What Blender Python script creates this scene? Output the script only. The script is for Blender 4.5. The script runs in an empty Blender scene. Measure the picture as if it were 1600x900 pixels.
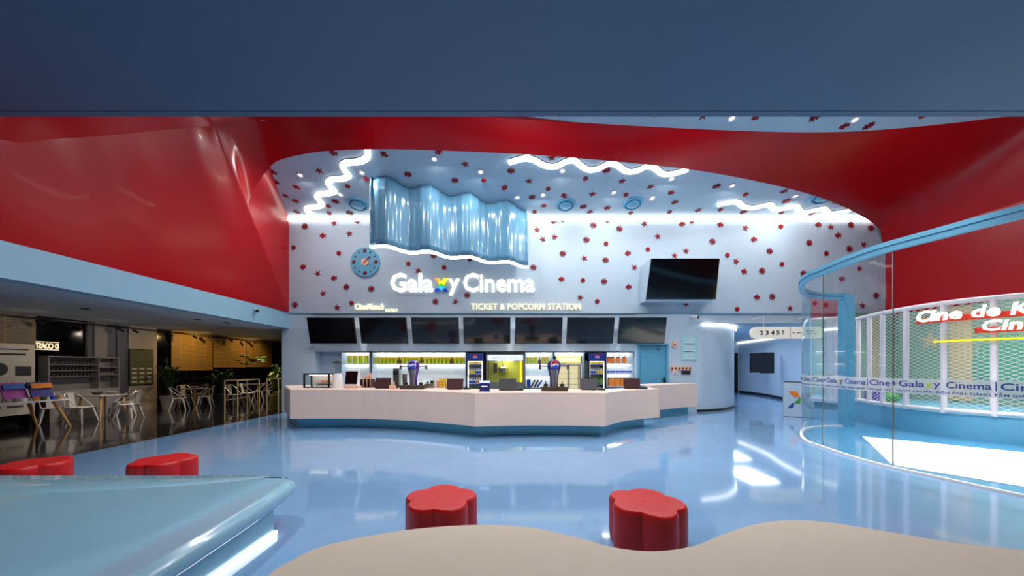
import bpy, bmesh, math, random
from mathutils import Vector, Matrix
random.seed(7)
SC = bpy.context.scene
COL = SC.collection
PI = math.pi
F, CX, CY, EYE = 520.0, 794.0, 574.0, 1.6

# ------------------------------------------------------------------ camera, world, exposure
cam_d = bpy.data.cameras.new('camera'); cam = bpy.data.objects.new('camera', cam_d); COL.objects.link(cam)
cam.location = (0, 0, EYE); cam.rotation_euler = (PI/2, 0, 0)
cam_d.sensor_width = 36; cam_d.lens = F/1600*36
cam_d.shift_x = (800-CX)/1600; cam_d.shift_y = (CY-450)/1600
cam_d.clip_start = 0.05; cam_d.clip_end = 200
SC.camera = cam
SC.view_settings.view_transform = 'Standard'; SC.view_settings.look = 'None'
SC.view_settings.exposure = 0.18; SC.view_settings.gamma = 1.0; SC.view_settings.use_curve_mapping = False
w = bpy.data.worlds.new('world'); SC.world = w; w.use_nodes = True
w.node_tree.nodes['Background'].inputs[0].default_value = (0.25, 0.4, 0.7, 1)
w.node_tree.nodes['Background'].inputs[1].default_value = 0.02

def area(name, loc, size, power, color=(1, .97, .93), rot=(0, 0, 0), sy=None, spread=180):
    l = bpy.data.lights.new(name, 'AREA'); l.energy = power; l.color = color; l.spread = math.radians(spread)
    if sy: l.shape = 'RECTANGLE'; l.size = size; l.size_y = sy
    else: l.shape = 'DISK'; l.size = size
    o = bpy.data.objects.new(name, l); o.location = loc; o.rotation_euler = rot; COL.objects.link(o); return o
def spot(name, loc, power, color=(1, .96, .9), angle=80, rot=(0, 0, 0), r=.03, blend=.6):
    l = bpy.data.lights.new(name, 'SPOT'); l.energy = power; l.color = color; l.spot_size = math.radians(angle)
    l.spot_blend = blend; l.shadow_soft_size = r
    o = bpy.data.objects.new(name, l); o.location = loc; o.rotation_euler = rot; COL.objects.link(o); return o

# high ceiling lamps over the hall
for (px, py) in ((469.3, 273.5), (565.7, 269.8), (678.6, 248.3), (751, 268.5), (848.5, 304.3), (878.9, 266.9), (959, 300.6), (1049, 279.3), (1144, 290.1), (1242.6, 306.3)):
    Y = 8.04/((CY-py)/F+.22)
    area('ceiling_lamp', ((px-CX)/F*Y, Y, 7.0+.22*(12-Y)-.05), .11, 40, (1, .95, .88))
# hall lamps between the red ribbon and the low ceiling
for (x, y, p) in ((-4.0, 6.5, 85), (0.5, 6.2, 130), (5.0, 6.2, 130), (9.8, 6.8, 110)):
    area('hall_lamp', (x, y, 8.1), .9, p*1.1, (1, .96, .9))
# added fill lights overhead, out of view, to brighten the benches
for (x, y, p) in ((-3.2, 3.0, 30), (0.2, 2.9, 30), (3.4, 3.0, 30)):
    area('bench_fill_light', (x, y, 5.25), .4, p*2.0, (1, .95, .9))
for x in (-4.5, -1.2, 2.0, 5.0):  # spots added to warm and brighten the counter front
    spot('counter_fill_spot', (x, 3.1, 5.22), 230, (1, .93, .86), 75, (math.radians(48), 0, 0), .05)
# corridor, play room and service area lamps
area('corridor_lamp', (10.5, 14.5, 3.1), 1.2, 75, (.8, .9, 1), sy=2.0)
area('corridor_lamp', (12.0, 18.0, 3.1), 1.0, 60, (.8, .9, 1), sy=2.0)
area('play_lamp', (11.6, 8.2, 4.6), 1.2, 100, (1, .95, .85), sy=1.6, spread=120)
area('entrance_lamp', (8.6, 5.2, 5.2), .8, 130, (1, .96, .9), spread=80)
for x in (-5.5, -2.5, 0.5, 3.2):
    area('service_lamp', (x, 10.9, 3.9), .25, 22, (1, .95, .86), spread=130)
# cafe: a few warm spots, mostly switched off
area('cafe_lamp', (-11.5, 15.6, 2.95), .3, 40, (1, .78, .5), spread=105)
spot('blind_lamp', (-12.3, 14.2, 2.9), 60, (1, .62, .2), 120, (0, math.radians(55), 0))
spot('blind_lamp', (-12.3, 17.2, 2.9), 50, (1, .62, .2), 120, (0, math.radians(55), 0))
area('cafe_lamp', (-11.0, 10.4, 2.95), .3, 48, (1, .88, .76), spread=105)

for y in (8.8, 10.6, 12.4):
    spot('cafe_wall_spot', (-11.4, y, 2.85), 34, (1, .84, .66), 95, (0, math.radians(62), 0))

# ------------------------------------------------------------------ helpers
def X_(px, Y): return (px-CX)/F*Y
def Z_(py, Y): return EYE-(py-CY)/F*Y
def P(px, py, Y): return Vector((X_(px, Y), Y, Z_(py, Y)))
def FL(px, py):
    Y = EYE*F/(py-CY); return Vector((X_(px, Y), Y, 0))
def ceil_z(Y): return 7.0+.22*(12-Y)
def CE(px, py):                       # a point on the sloping high ceiling
    Y = 8.04/((CY-py)/F+.22); return Vector((X_(px, Y), Y, ceil_z(Y)))

def lin(c):
    return tuple(((v/255)/12.92 if v <= 10 else (((v/255)+.055)/1.055)**2.4) for v in c)

def mat(name, rgb, rough=.5, metal=0, emit=0, ecol=None, noise=0, nscale=8, bump=0, coat=0, alpha=1, trans=0):
    m = bpy.data.materials.new(name); m.use_nodes = True
    nt = m.node_tree; b = nt.nodes['Principled BSDF']
    c = lin(rgb)+(1,)
    b.inputs['Base Color'].default_value = c; b.inputs['Roughness'].default_value = rough
    b.inputs['Metallic'].default_value = metal; b.inputs['Coat Weight'].default_value = coat
    b.inputs['Coat Roughness'].default_value = .05
    if emit:
        b.inputs['Emission Color'].default_value = lin(ecol or rgb)+(1,); b.inputs['Emission Strength'].default_value = emit
    if trans: b.inputs['Transmission Weight'].default_value = trans
    if noise or bump:
        tc = nt.nodes.new('ShaderNodeTexCoord'); n = nt.nodes.new('ShaderNodeTexNoise')
        n.inputs['Scale'].default_value = nscale; n.inputs['Detail'].default_value = 4
        nt.links.new(tc.outputs['Object'], n.inputs['Vector'])
        if noise:
            mx = nt.nodes.new('ShaderNodeMix'); mx.data_type = 'RGBA'
            mx.inputs[6].default_value = tuple(v*(1-noise) for v in c[:3])+(1,)
            mx.inputs[7].default_value = tuple(min(1, v*(1+noise)) for v in c[:3])+(1,)
            nt.links.new(n.outputs['Fac'], mx.inputs[0]); nt.links.new(mx.outputs[2], b.inputs['Base Color'])
        if bump:
            bp = nt.nodes.new('ShaderNodeBump'); bp.inputs['Strength'].default_value = bump; bp.inputs['Distance'].default_value = .02
            nt.links.new(n.outputs['Fac'], bp.inputs['Height']); nt.links.new(bp.outputs[0], b.inputs['Normal'])
    return m

M = {}
M['wall'] = mat('pale_blue_paint', (176, 196, 214), .55, noise=.03, nscale=2)
M['ceil'] = mat('pale_blue_ceiling', (164, 190, 210), .38, noise=.04, nscale=2)
M['soffit'] = mat('blue_soffit_paint', (78, 104, 132), .6, noise=.05, nscale=1.2)
M['blue'] = mat('sky_blue_paint', (92, 162, 196), .4, noise=.04, nscale=3)
M['bluedk'] = mat('mid_blue_paint', (80, 150, 185), .45, noise=.04, nscale=3)
M['kick'] = mat('turquoise_plinth', (120, 208, 238), .35, noise=.05, nscale=3)
M['red'] = mat('glossy_red_plaster', (172, 2, 14), .26, noise=.12, nscale=.7, bump=.06, coat=.1)
M['redmat'] = mat('red_leatherette', (190, 8, 12), .42, noise=.05, nscale=12, bump=.03)
M['redcut'] = mat('coral_red_board', (140, 22, 34), .5, noise=.2, nscale=20)
M['floor'] = mat('blue_epoxy', (120, 160, 202), .07, noise=.08, nscale=2.2, bump=.04, coat=.3)
M['cafefloor'] = mat('dark_marble', (34, 32, 34), .10, noise=.35, nscale=2.2, bump=.03, coat=.3)
M['beige'] = mat('beige_laminate', (230, 206, 194), .35, noise=.04, nscale=3)
M['bench'] = mat('beige_upholstery', (196, 184, 170), .6, noise=.04, nscale=6, bump=.03)
M['slab'] = mat('glossy_blue_lacquer', (134, 182, 208), .17, noise=.05, nscale=2, coat=.6)
M['curtain'] = mat('blue_corrugated_gloss', (92, 144, 176), .2, noise=.04, nscale=2, coat=.6)
M['black'] = mat('black_plastic', (18, 18, 20), .4, noise=.1)
M['screen'] = mat('black_screen', (10, 10, 13), .12, coat=.3)
M['white'] = mat('white_lacquer', (226, 226, 230), .35, noise=.02)
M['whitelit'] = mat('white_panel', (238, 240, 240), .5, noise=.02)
M['steel'] = mat('brushed_steel', (170, 165, 160), .3, 1, noise=.1, nscale=30)
M['darksteel'] = mat('dark_steel', (90, 82, 76), .35, .8, noise=.1, nscale=30)
M['led'] = mat('led_strip', (255, 250, 240), .5, emit=2.8, ecol=(255, 248, 235))
M['innerfloor'] = mat('sea_blue_epoxy', (86, 152, 196), .08, noise=.06, nscale=2, coat=.3)
M['cafeceil'] = mat('cafe_ceiling_paint', (196, 206, 216), .6, noise=.03)
M['led2'] = mat('shelf_led', (255, 252, 245), .5, emit=8)
M['beam'] = mat('beam_blue_paint', (140, 182, 206), .5, noise=.03, nscale=2)
M['neon'] = mat('neon_tube', (255, 252, 246), .5, emit=3.2, ecol=(255, 250, 242))
M['letter'] = mat('lit_letter', (110, 106, 98), .5, emit=1.25, ecol=(255, 249, 236))
M['letterdim'] = mat('lit_letter_cream', (90, 84, 70), .5, emit=1.15, ecol=(255, 238, 200))
M['yneon'] = mat('yellow_neon', (100, 90, 10), .5, emit=1.1, ecol=(255, 228, 20))
M['cafewall'] = mat('warm_grey_plaster', (176, 160, 140), .7, noise=.05)
M['greywall'] = mat('grey_plaster', (96, 96, 104), .7, noise=.06)
M['lgreywall'] = mat('light_grey_plaster', (140, 134, 132), .7, noise=.05)
M['night'] = mat('dark_window_pane', (8, 8, 11), .12, noise=.2)
M['wood'] = mat('pine_wood', (196, 150, 84), .5, noise=.15, nscale=14)
M['brass'] = mat('pale_brass', (205, 175, 120), .35, .5, noise=.05)
M['maroon'] = mat('maroon_plastic', (52, 20, 26), .6, noise=.05)
M['pot'] = mat('stone_pot', (150, 142, 134), .6, noise=.08)
M['potdk'] = mat('slate_pot', (50, 60, 76), .6, noise=.08)
M['poty'] = mat('straw_pot', (186, 156, 84), .6, noise=.08)
M['leaf'] = mat('leaf_green', (44, 74, 34), .5, noise=.3, nscale=9)
M['leafy'] = mat('leaf_yellow_green', (120, 140, 50), .5, noise=.3, nscale=9)
M['navy'] = mat('navy_enamel', (24, 40, 108), .3, noise=.06)
M['violet'] = mat('violet_enamel', (74, 36, 150), .2, noise=.06, coat=.5)
M['yellow'] = mat('yellow_print', (236, 206, 30), .5, noise=.15, nscale=20)
M['lime'] = mat('lime_print', (188, 204, 36), .5, noise=.2, nscale=20)
M['orange'] = mat('orange_print', (222, 130, 50), .5, noise=.1, nscale=20)
M['green'] = mat('green_print', (60, 160, 60), .5, noise=.1)
M['bluep'] = mat('blue_print', (40, 70, 190), .5, noise=.1)
M['brown'] = mat('brown_glass', (104, 50, 22), .3, noise=.1)
M['peach'] = mat('peach_plastic', (226, 176, 150), .5, noise=.04)
M['cage'] = mat('white_powder_coat', (226, 218, 226), .4, noise=.03)
M['mural'] = mat('sage_mural', (122, 160, 140), .6, noise=.05, nscale=3)
M['muralbeige'] = mat('sand_mural', (190, 170, 130), .6, noise=.05)
M['muraldk'] = mat('pale_star_mural', (200, 196, 176), .6, noise=.05)
M['mint'] = mat('mint_notice', (150, 206, 214), .5, noise=.05)
M['grey'] = mat('grey_plastic', (62, 62, 68), .5, noise=.05)
M['popglass'] = mat('olive_panel', (150, 156, 70), .5, noise=.08, emit=.1, ecol=(170, 175, 50))
M['backlit'] = mat('backlit_print', (120, 150, 230), .5, emit=1.1, ecol=(190, 205, 245))
M['backlity'] = mat('backlit_yellow', (250, 225, 60), .5, emit=.8, ecol=(250, 225, 40))
M['shelfglow'] = mat('lit_back_panel', (235, 244, 246), .5, noise=.02)
M['skin1'] = mat('pink_canvas', (180, 90, 170), .7, noise=.3, nscale=12)
M['skin2'] = mat('indigo_canvas', (60, 60, 130), .7, noise=.4, nscale=12)
M['canvasblue'] = mat('sky_canvas', (70, 120, 200), .7, noise=.1)
M['paper'] = mat('printed_paper', (196, 190, 178), .6, noise=.1, nscale=20)
M['nightprint'] = mat('dark_poster_print', (92, 92, 66), .4, noise=.5, nscale=9)
M['frost'] = None; M['glass'] = None

M['red'].node_tree.nodes['Principled BSDF'].inputs['Specular IOR Level'].default_value = .35

for k_ in ('maroon', 'grey', 'redcut'): M[k_].node_tree.nodes['Principled BSDF'].inputs['Specular IOR Level'].default_value = .2
def glass_mat(name, tint, refl, frost=0.0, ior=1.45):
    m = bpy.data.materials.new(name); m.use_nodes = True; nt = m.node_tree; nt.nodes.clear()
    out = nt.nodes.new('ShaderNodeOutputMaterial'); tr = nt.nodes.new('ShaderNodeBsdfTransparent'); gl = nt.nodes.new('ShaderNodeBsdfGlossy')
    tr.inputs[0].default_value = tint+(1,); gl.inputs['Roughness'].default_value = .01; gl.inputs[0].default_value = (refl,)*3+(1,)
    fr = nt.nodes.new('ShaderNodeFresnel'); fr.inputs[0].default_value = ior; mx = nt.nodes.new('ShaderNodeMixShader')
    fk = nt.nodes.new('ShaderNodeMath'); fk.operation = 'MULTIPLY'; fk.inputs[1].default_value = .5; nt.links.new(fr.outputs[0], fk.inputs[0]); nt.links.new(fk.outputs[0], mx.inputs[0]); nt.links.new(tr.outputs[0], mx.inputs[1]); nt.links.new(gl.outputs[0], mx.inputs[2])
    last = mx
    if frost:
        df = nt.nodes.new('ShaderNodeBsdfDiffuse'); df.inputs[0].default_value = (.75, .78, .82, 1)
        m2 = nt.nodes.new('ShaderNodeMixShader'); m2.inputs[0].default_value = frost
        nt.links.new(mx.outputs[0], m2.inputs[1]); nt.links.new(df.outputs[0], m2.inputs[2]); last = m2
    nt.links.new(last.outputs[0], out.inputs[0]); return m
M['glass'] = glass_mat('clear_glass', (.90, .95, .96), 1.0, ior=1.5)
M['frost'] = glass_mat('frosted_film', (.9, .93, .95), .6, .55)
M['smallglass'] = glass_mat('display_glass', (.95, .97, .97), .8)

def net_mat():
    m = bpy.data.materials.new('white_diamond_net'); m.use_nodes = True; nt = m.node_tree; nt.nodes.clear()
    N = nt.nodes.new; L = nt.links.new
    out = N('ShaderNodeOutputMaterial'); uv = N('ShaderNodeUVMap'); sp = N('ShaderNodeSeparateXYZ'); L(uv.outputs[0], sp.inputs[0])
    def mth(op, a, b=None):
        n = N('ShaderNodeMath'); n.operation = op
        for i, v in enumerate((a, b)):
            if v is None: continue
            if isinstance(v, (int, float)): n.inputs[i].default_value = v
            else: L(v, n.inputs[i])
        return n.outputs[0]
    u = mth('MULTIPLY', sp.outputs[0], 1/.16); v = mth('MULTIPLY', sp.outputs[1], 1/.085)
    a = mth('FRACT', mth('ADD', u, v)); b = mth('FRACT', mth('SUBTRACT', u, v))
    ln = mth('MAXIMUM', mth('LESS_THAN', a, .12), mth('LESS_THAN', b, .12))
    tr = N('ShaderNodeBsdfTransparent'); df = N('ShaderNodeBsdfDiffuse'); df.inputs[0].default_value = (.72, .72, .72, 1)
    mx = N('ShaderNodeMixShader'); L(ln, mx.inputs[0]); L(tr.outputs[0], mx.inputs[1]); L(df.outputs[0], mx.inputs[2]); L(mx.outputs[0], out.inputs[0])
    return m
M['net'] = net_mat()

def blind_mat(name, rgb):
    m = mat(name, rgb, .6); nt = m.node_tree; b = nt.nodes['Principled BSDF']
    tc = nt.nodes.new('ShaderNodeTexCoord'); wv = nt.nodes.new('ShaderNodeTexWave'); wv.bands_direction = 'Z'
    wv.inputs['Scale'].default_value = 5.5; wv.inputs['Distortion'].default_value = .3
    nt.links.new(tc.outputs['Object'], wv.inputs['Vector'])
    mx = nt.nodes.new('ShaderNodeMix'); mx.data_type = 'RGBA'; c = lin(rgb)
    mx.inputs[6].default_value = tuple(v*.55 for v in c)+(1,); mx.inputs[7].default_value = c+(1,)
    nt.links.new(wv.outputs['Fac'], mx.inputs[0]); nt.links.new(mx.outputs[2], b.inputs['Base Color']); return m
M['blind'] = blind_mat('bamboo_slats', (196, 160, 92))
M['blindg'] = blind_mat('grey_bamboo_slats', (150, 138, 118))

class G:
    def __init__(s): s.bm = bmesh.new(); s.uv = None
    def _new(s, vs, fs):
        v = [s.bm.verts.new(p) for p in vs]
        for f in fs:
            try: s.bm.faces.new([v[i] for i in f])
            except ValueError: pass
        return v
    def box(s, c, d, rz=0, rx=0, ry=0):
        R = Matrix.Rotation(rz, 3, 'Z') @ Matrix.Rotation(ry, 3, 'Y') @ Matrix.Rotation(rx, 3, 'X')
        c = Vector(c); vs = []
        for z in (-.5, .5):
            for x, y in ((-.5, -.5), (.5, -.5), (.5, .5), (-.5, .5)): vs.append(c+R @ Vector((x*d[0], y*d[1], z*d[2])))
        s._new(vs, [(3, 2, 1, 0), (4, 5, 6, 7), (0, 1, 5, 4), (1, 2, 6, 5), (2, 3, 7, 6), (3, 0, 4, 7)]); return s
    def cyl(s, p0, p1, r0, r1=None, n=12):
        p0 = Vector(p0); p1 = Vector(p1); r1 = r0 if r1 is None else r1
        d = (p1-p0).normalized(); a = d.orthogonal().normalized(); b = d.cross(a)
        vs = [p+(a*math.cos(t)+b*math.sin(t))*r for p, r in ((p0, r0), (p1, r1)) for t in [2*PI*i/n for i in range(n)]]
        s._new(vs, [tuple(range(n))[::-1], tuple(range(n, 2*n))]+[(i, (i+1) % n, n+(i+1) % n, n+i) for i in range(n)]); return s
    def tube(s, pts, r, n=8, closed=False):
        pts = [Vector(p) for p in pts]; k = len(pts); rings = []
        prev = None
        for i, p in enumerate(pts):
            d = ((pts[(i+1) % k]-pts[i-1]) if closed else (pts[min(i+1, k-1)]-pts[max(i-1, 0)])).normalized()
            a = d.orthogonal().normalized() if prev is None else (prev-d*prev.dot(d)).normalized()
            prev = a; b = d.cross(a)
            rings.append([s.bm.verts.new(p+(a*math.cos(2*PI*j/n)+b*math.sin(2*PI*j/n))*r) for j in range(n)])
        for i in range(k if closed else k-1):
            A, B = rings[i], rings[(i+1) % k]
            for j in range(n): s.bm.faces.new((A[j], A[(j+1) % n], B[(j+1) % n], B[j]))
        if not closed: s.bm.faces.new(rings[0][::-1]); s.bm.faces.new(rings[-1])
        return s
    def lathe(s, prof, c=(0, 0, 0), n=20):
        c = Vector(c); rings = [[s.bm.verts.new(c+Vector((r*math.cos(2*PI*j/n), r*math.sin(2*PI*j/n), z))) for j in range(n)] for r, z in prof]
        for A, B in zip(rings, rings[1:]):
            for j in range(n): s.bm.faces.new((A[j], A[(j+1) % n], B[(j+1) % n], B[j]))
        s.bm.faces.new(rings[0][::-1]); s.bm.faces.new(rings[-1]); return s
    def prism(s, poly, z0, z1):
        n = len(poly); vs = [(p[0], p[1], z0) for p in poly]+[(p[0], p[1], z1) for p in poly]
        s._new(vs, [tuple(range(n))[::-1], tuple(range(n, 2*n))]+[(i, (i+1) % n, n+(i+1) % n, n+i) for i in range(n)]); return s
    def plate(s, poly, origin, u, v, th):       # polygon in the plane (origin,u,v), thickness th along u x v
        u = Vector(u); v = Vector(v); o = Vector(origin); w = u.cross(v).normalized()*th; n = len(poly)
        vs = [o+u*a+v*b for a, b in poly]; vs += [p+w for p in vs]
        s._new(vs, [tuple(range(n))[::-1], tuple(range(n, 2*n))]+[(i, (i+1) % n, n+(i+1) % n, n+i) for i in range(n)]); return s
    def grid(s, rows, uvs=None, close=False):
        vr = [[s.bm.verts.new(p) for p in r] for r in rows]
        lay = s.bm.loops.layers.uv.verify() if uvs else None
        for i in range(len(vr)-1):
            m = len(vr[i])
            for j in range(m if close else m-1):
                k = (j+1) % m
                f = s.bm.faces.new((vr[i][j], vr[i][k], vr[i+1][k], vr[i+1][j]))
                if uvs:
                    for lp, (a, b) in zip(f.loops, ((i, j), (i, k), (i+1, k), (i+1, j))): lp[lay].uv = uvs[a][b]
        return s

def obj(name, g, m, parent=None, smooth=False, bevel=0, solid=0):
    me = bpy.data.meshes.new(name)
    bmesh.ops.recalc_face_normals(g.bm, faces=g.bm.faces[:])
    g.bm.to_mesh(me); g.bm.free()
    if smooth:
        for p in me.polygons: p.use_smooth = True
        try: me.set_sharp_from_angle(angle=math.radians(38))
        except Exception: pass
    for mm in (m if isinstance(m, list) else [m]): me.materials.append(mm)
    o = bpy.data.objects.new(name, me); COL.objects.link(o)
    if parent: o.parent = parent
    if solid:
        md = o.modifiers.new('solid', 'SOLIDIFY'); md.thickness = abs(solid); md.offset = 1 if solid > 0 else -1
    if bevel:
        md = o.modifiers.new('bevel', 'BEVEL'); md.width = bevel; md.segments = 2; md.limit_method = 'ANGLE'
    return o
def tag(o, label, cat, group=None, kind=None):
    o['label'] = label; o['category'] = cat
    if group: o['group'] = group
    if kind: o['kind'] = kind
    return o
def thing(name, label, cat, loc=(0, 0, 0), rz=0, group=None):
    o = bpy.data.objects.new(name, None); COL.objects.link(o); o.empty_display_size = .1
    o.location = loc; o.rotation_euler = (0, 0, rz); return tag(o, label, cat, group)
def struct(name, g, m, **k):
    o = obj(name, g, m, **k); o['kind'] = 'structure'; return o
def dup(root, loc, rz=0, label=None, group=None):
    r = root.copy(); COL.objects.link(r); r.location = loc; r.rotation_euler = (0, 0, rz)
    if label: r['label'] = label
    if group: r['group'] = group
    for ch in list(root.children):
        c = ch.copy(); COL.objects.link(c); c.parent = r
        for q in list(ch.children):
            d = q.copy(); COL.objects.link(d); d.parent = c
    return r
def catmull(pts, n=8, closed=False):
    pts = [Vector(p) for p in pts]; k = len(pts); out = []
    for i in range(k if closed else k-1):
        if closed: a, b, c, d = pts[i-1], pts[i], pts[(i+1) % k], pts[(i+2) % k]
        else: a, b, c, d = pts[max(i-1, 0)], pts[i], pts[i+1], pts[min(i+2, k-1)]
        for j in range(n):
            t = j/n
            out.append(.5*((2*b)+(c-a)*t+(2*a-5*b+4*c-d)*t*t+(3*b-a-3*c+d)*t**3))
    if not closed: out.append(pts[-1].copy())
    return out
class Path:
    def __init__(s, pts, n=10):
        s.p = catmull([Vector((a[0], a[1], 0)) for a in pts], n); s.s = [0]
        for a, b in zip(s.p, s.p[1:]): s.s.append(s.s[-1]+(b-a).length)
        s.L = s.s[-1]
    def at(s, t):
        t0 = max(0, min(t, s.L)); i = 0
        lo, hi = 0, len(s.s)-2
        while lo < hi:
            mid = (lo+hi+1)//2
            if s.s[mid] <= t0: lo = mid
            else: hi = mid-1
        i = lo; d = (s.p[i+1]-s.p[i]); L = d.length or 1e-6; d = d/L
        return s.p[i]+d*(t-s.s[i]), d
    def s_px(s, px):            # arc length where the path crosses image column px, measured from the near end
        best = min(range(len(s.p)), key=lambda i: abs(CX+s.p[i].x/s.p[i].y*F-px)+(0 if i > s.turn else 9999)); return s.s[best]
    turn = 0
def text_mesh(txt, thick=0.0, res=2, shear=0):
    cu = bpy.data.curves.new('t', 'FONT'); cu.body = txt; cu.size = 1; cu.offset = thick; cu.resolution_u = res; cu.shear = shear
    o = bpy.data.objects.new('t', cu); COL.objects.link(o)
    dg = bpy.context.evaluated_depsgraph_get(); me = bpy.data.meshes.new_from_object(o.evaluated_get(dg))
    bpy.data.objects.remove(o); bm = bmesh.new(); bm.from_mesh(me); bpy.data.meshes.remove(me)
    bmesh.ops.remove_doubles(bm, verts=bm.verts[:], dist=1e-4)
    return bm
def text_g(txt, x0, x1, z0, z1, fn, depth, thick=0, shear=0, g=None, res=2):
    """letters stretched into the box x0..x1, z0..z1 and carried by fn(x, z, d) -> point; depth is their thickness"""
    bm = text_mesh(txt, thick, res, shear)
    xs = [v.co.x for v in bm.verts]; ys = [v.co.y for v in bm.verts]
    ax, bx, ay, by = min(xs), max(xs), min(ys), max(ys)
    r = bmesh.ops.extrude_face_region(bm, geom=bm.faces[:])
    top = {v for v in r['geom'] if isinstance(v, bmesh.types.BMVert)}
    g = g or G(); mp = {}
    for v in bm.verts:
        x = x0+(v.co.x-ax)/(bx-ax)*(x1-x0); z = z0+(v.co.y-ay)/(by-ay)*(z1-z0)
        mp[v] = g.bm.verts.new(fn(x, z, depth if v in top else 0.0))
    for f in bm.faces:
        try: g.bm.faces.new([mp[v] for v in f.verts])
        except ValueError: pass
    bm.free(); return g
# ------------------------------------------------------------------ the setting
WX = -7.9                                     # plane of the left wall over the cafe
g = G(); g.prism([(-7.93, -5), (15, -5), (15, 22.5), (-7.93, 22.5)], -.1, 0); struct('floor', g, M['floor'])
g = G(); g.prism([(-14, -5), (-7.93, -5), (-7.93, 22.5), (-14, 22.5)], -.1, 0); struct('floor_cafe', g, M['cafefloor'])
g = G(); g.box((-7.93, 4, .002), (.03, 18, .006)); struct('trim_1', g, M['steel'])
g = G(); g.grid([[(-8.6, 4.75, ceil_z(4.75)), (14.6, 4.75, ceil_z(4.75))], [(-8.6, 12.3, ceil_z(12.3)), (14.6, 12.3, ceil_z(12.3))]])
struct('ceiling', g, M['ceil'], solid=.1)
g = G(); g.prism([(-8.2, -5), (14, -5), (14, 4.8), (-8.2, 4.8)], 5.3, 5.42); g.box((2.9, 4.86, 7.0), (22.2, .1, 3.4)); struct('ceiling_low', g, M['soffit'])
# upper back wall, header and lower wall around the service recess
g = G(); g.box((2.85, 12.15, 5.33), (21.6, .3, 3.54)); struct('wall_back', g, M['wall'])
g = G(); g.box((2.85, 11.99, 3.545), (21.5, .03, .03)); struct('trim_2', g, M['bluedk'])
g = G(); g.box((-7.58, 12.3, 1.78), (1.15, .6, 3.56)); struct('wall_pier', g, M['wall'])
g = G(); g.box((-1.2, 12.6, 1.12), (11.7, .2, 2.24)); g.box((-1.2, 12.36, 2.87), (11.65, .68, 1.38)); struct('wall_recess', g, M['wall'])
g = G(); g.box((6.28, 12.2, 1.78), (1.08, .4, 3.56)); g.box((5.2, 12.2, 2.98), (1.08, .4, 1.16)); g.box((4.62, 12.3, 1.78), (.1, .6, 3.56)); struct('wall_service', g, M['wall'])
g = G(); g.box((10.2, 12.2, 3.38), (6.9, .3, .36)); struct('wall_header', g, M['wall'])
g = G(); g.prism([(4.6, 12.3), (15, 12.3), (15, 22.5), (4.6, 22.5)], 3.2, 3.3); struct('ceiling_corridor', g, M['ceil'])
# curved wall into the corridor
cw = catmull([(6.79, 12.0), (7.1, 12.02), (7.9, 12.35), (8.8, 13.05), (9.4, 13.95), (9.6, 15.2), (9.6, 21.2)], 8)
g = G(); g.grid([[(p.x, p.y, 0) for p in cw], [(p.x, p.y, 3.2) for p in cw]]); struct('wall_curved', g, M['wall'], smooth=True)
g = G(); g.grid([[(p.x-.0, p.y-.02, 0) for p in cw], [(p.x, p.y-.02, .09) for p in cw]]); struct('baseboard_1', g, M['black'], smooth=True, solid=.02)
rw = catmull([(14.7, 21.2), (14.3, 18.5), (13.4, 15.9), (13.1, 14.0), (13.6, 12.0)], 8)
g = G(); g.grid([[(p.x, p.y, 0) for p in rw], [(p.x, p.y, 3.2) for p in rw]]); struct('wall_corridor', g, M['wall'], smooth=True)
g = G(); g.grid([[(p.x-.02, p.y, 0) for p in rw], [(p.x-.02, p.y, .13) for p in rw]]); struct('baseboard_2', g, M['black'], smooth=True)
g = G(); g.box((12, 21.3, 1.6), (6.4, .2, 3.2)); struct('wall_far', g, M['wall'])
# right wall, wall behind the camera
g = G(); g.box((13.68, 3.5, 3.1), (.16, 17, 6.2)); struct('wall_right', g, M['red'])
g = G(); g.box((0, -5.1, 2.8), (28, .2, 5.6)); struct('wall_behind', g, M['greywall'])
# blue beam above the cafe opening
g = G(); g.box((WX-.15, 3.6, 3.29), (.3, 17.2, .58)); struct('wall_beam', g, M['beam'])
# red flowing shell: left wall, arch and ribbon, right cove
BL = lambda y: Vector((WX, y, 3.58))
inner = [BL(-5), BL(1), BL(4.0), BL(5.2), BL(6.4), BL(7.6), BL(8.8), BL(10), BL(11)]
inner += [P(*a) for a in ((451, 487, 11.9), (440, 470, 11.5), (420, 430, 10.87), (400, 384, 10.33), (388, 336, 10.03), (391, 309, 9.98), (402, 288, 9.83),
          (418, 265, 9.56), (440, 249, 9.27), (500, 237, 9.0), (575, 233.5, 8.75), (650, 234, 8.7), (800, 240, 8.7), (900, 247, 8.8), (1000, 256, 9.0), (1100, 268, 9.3),
          (1200, 287, 9.9), (1270, 305, 10.5), (1320, 324, 11.1), (1357, 344, 11.7), (1375, 360, 11.88), (1386, 383, 11.9))]
inner += [Vector((13.6, y, 6.0)) for y in (10.5, 9.0, 7.5, 6.0, 4.8)]
outer = [Vector((-7.5, -5, 5.3)), Vector((-7.5, 1, 5.3)), Vector((-7.6, 4.2, 5.25)), P(0, 218, 5.0), P(100, 216, 5.7), P(180, 211, 6.3), P(250, 204, 7.0), P(300, 199.5, 7.5), P(330, 196.5, 7.9)]
outer += [P(336, 196, 7.97), P(342, 195, 8.04), P(348, 194.2, 8.1), P(355, 193.2, 8.16), P(363, 192.2, 8.21), P(373, 191, 8.25), P(386, 189.7, 8.29), CE(404, 187.5), CE(430, 185),
          CE(530, 179), CE(590, 177), CE(660, 175), CE(800, 184), CE(900, 191), CE(1000, 197), CE(1120, 203), CE(1240, 206.5), CE(1330, 205.5), CE(1410, 200), CE(1490, 192),
          CE(1550, 184.5), CE(1610, 176.5)]
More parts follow.
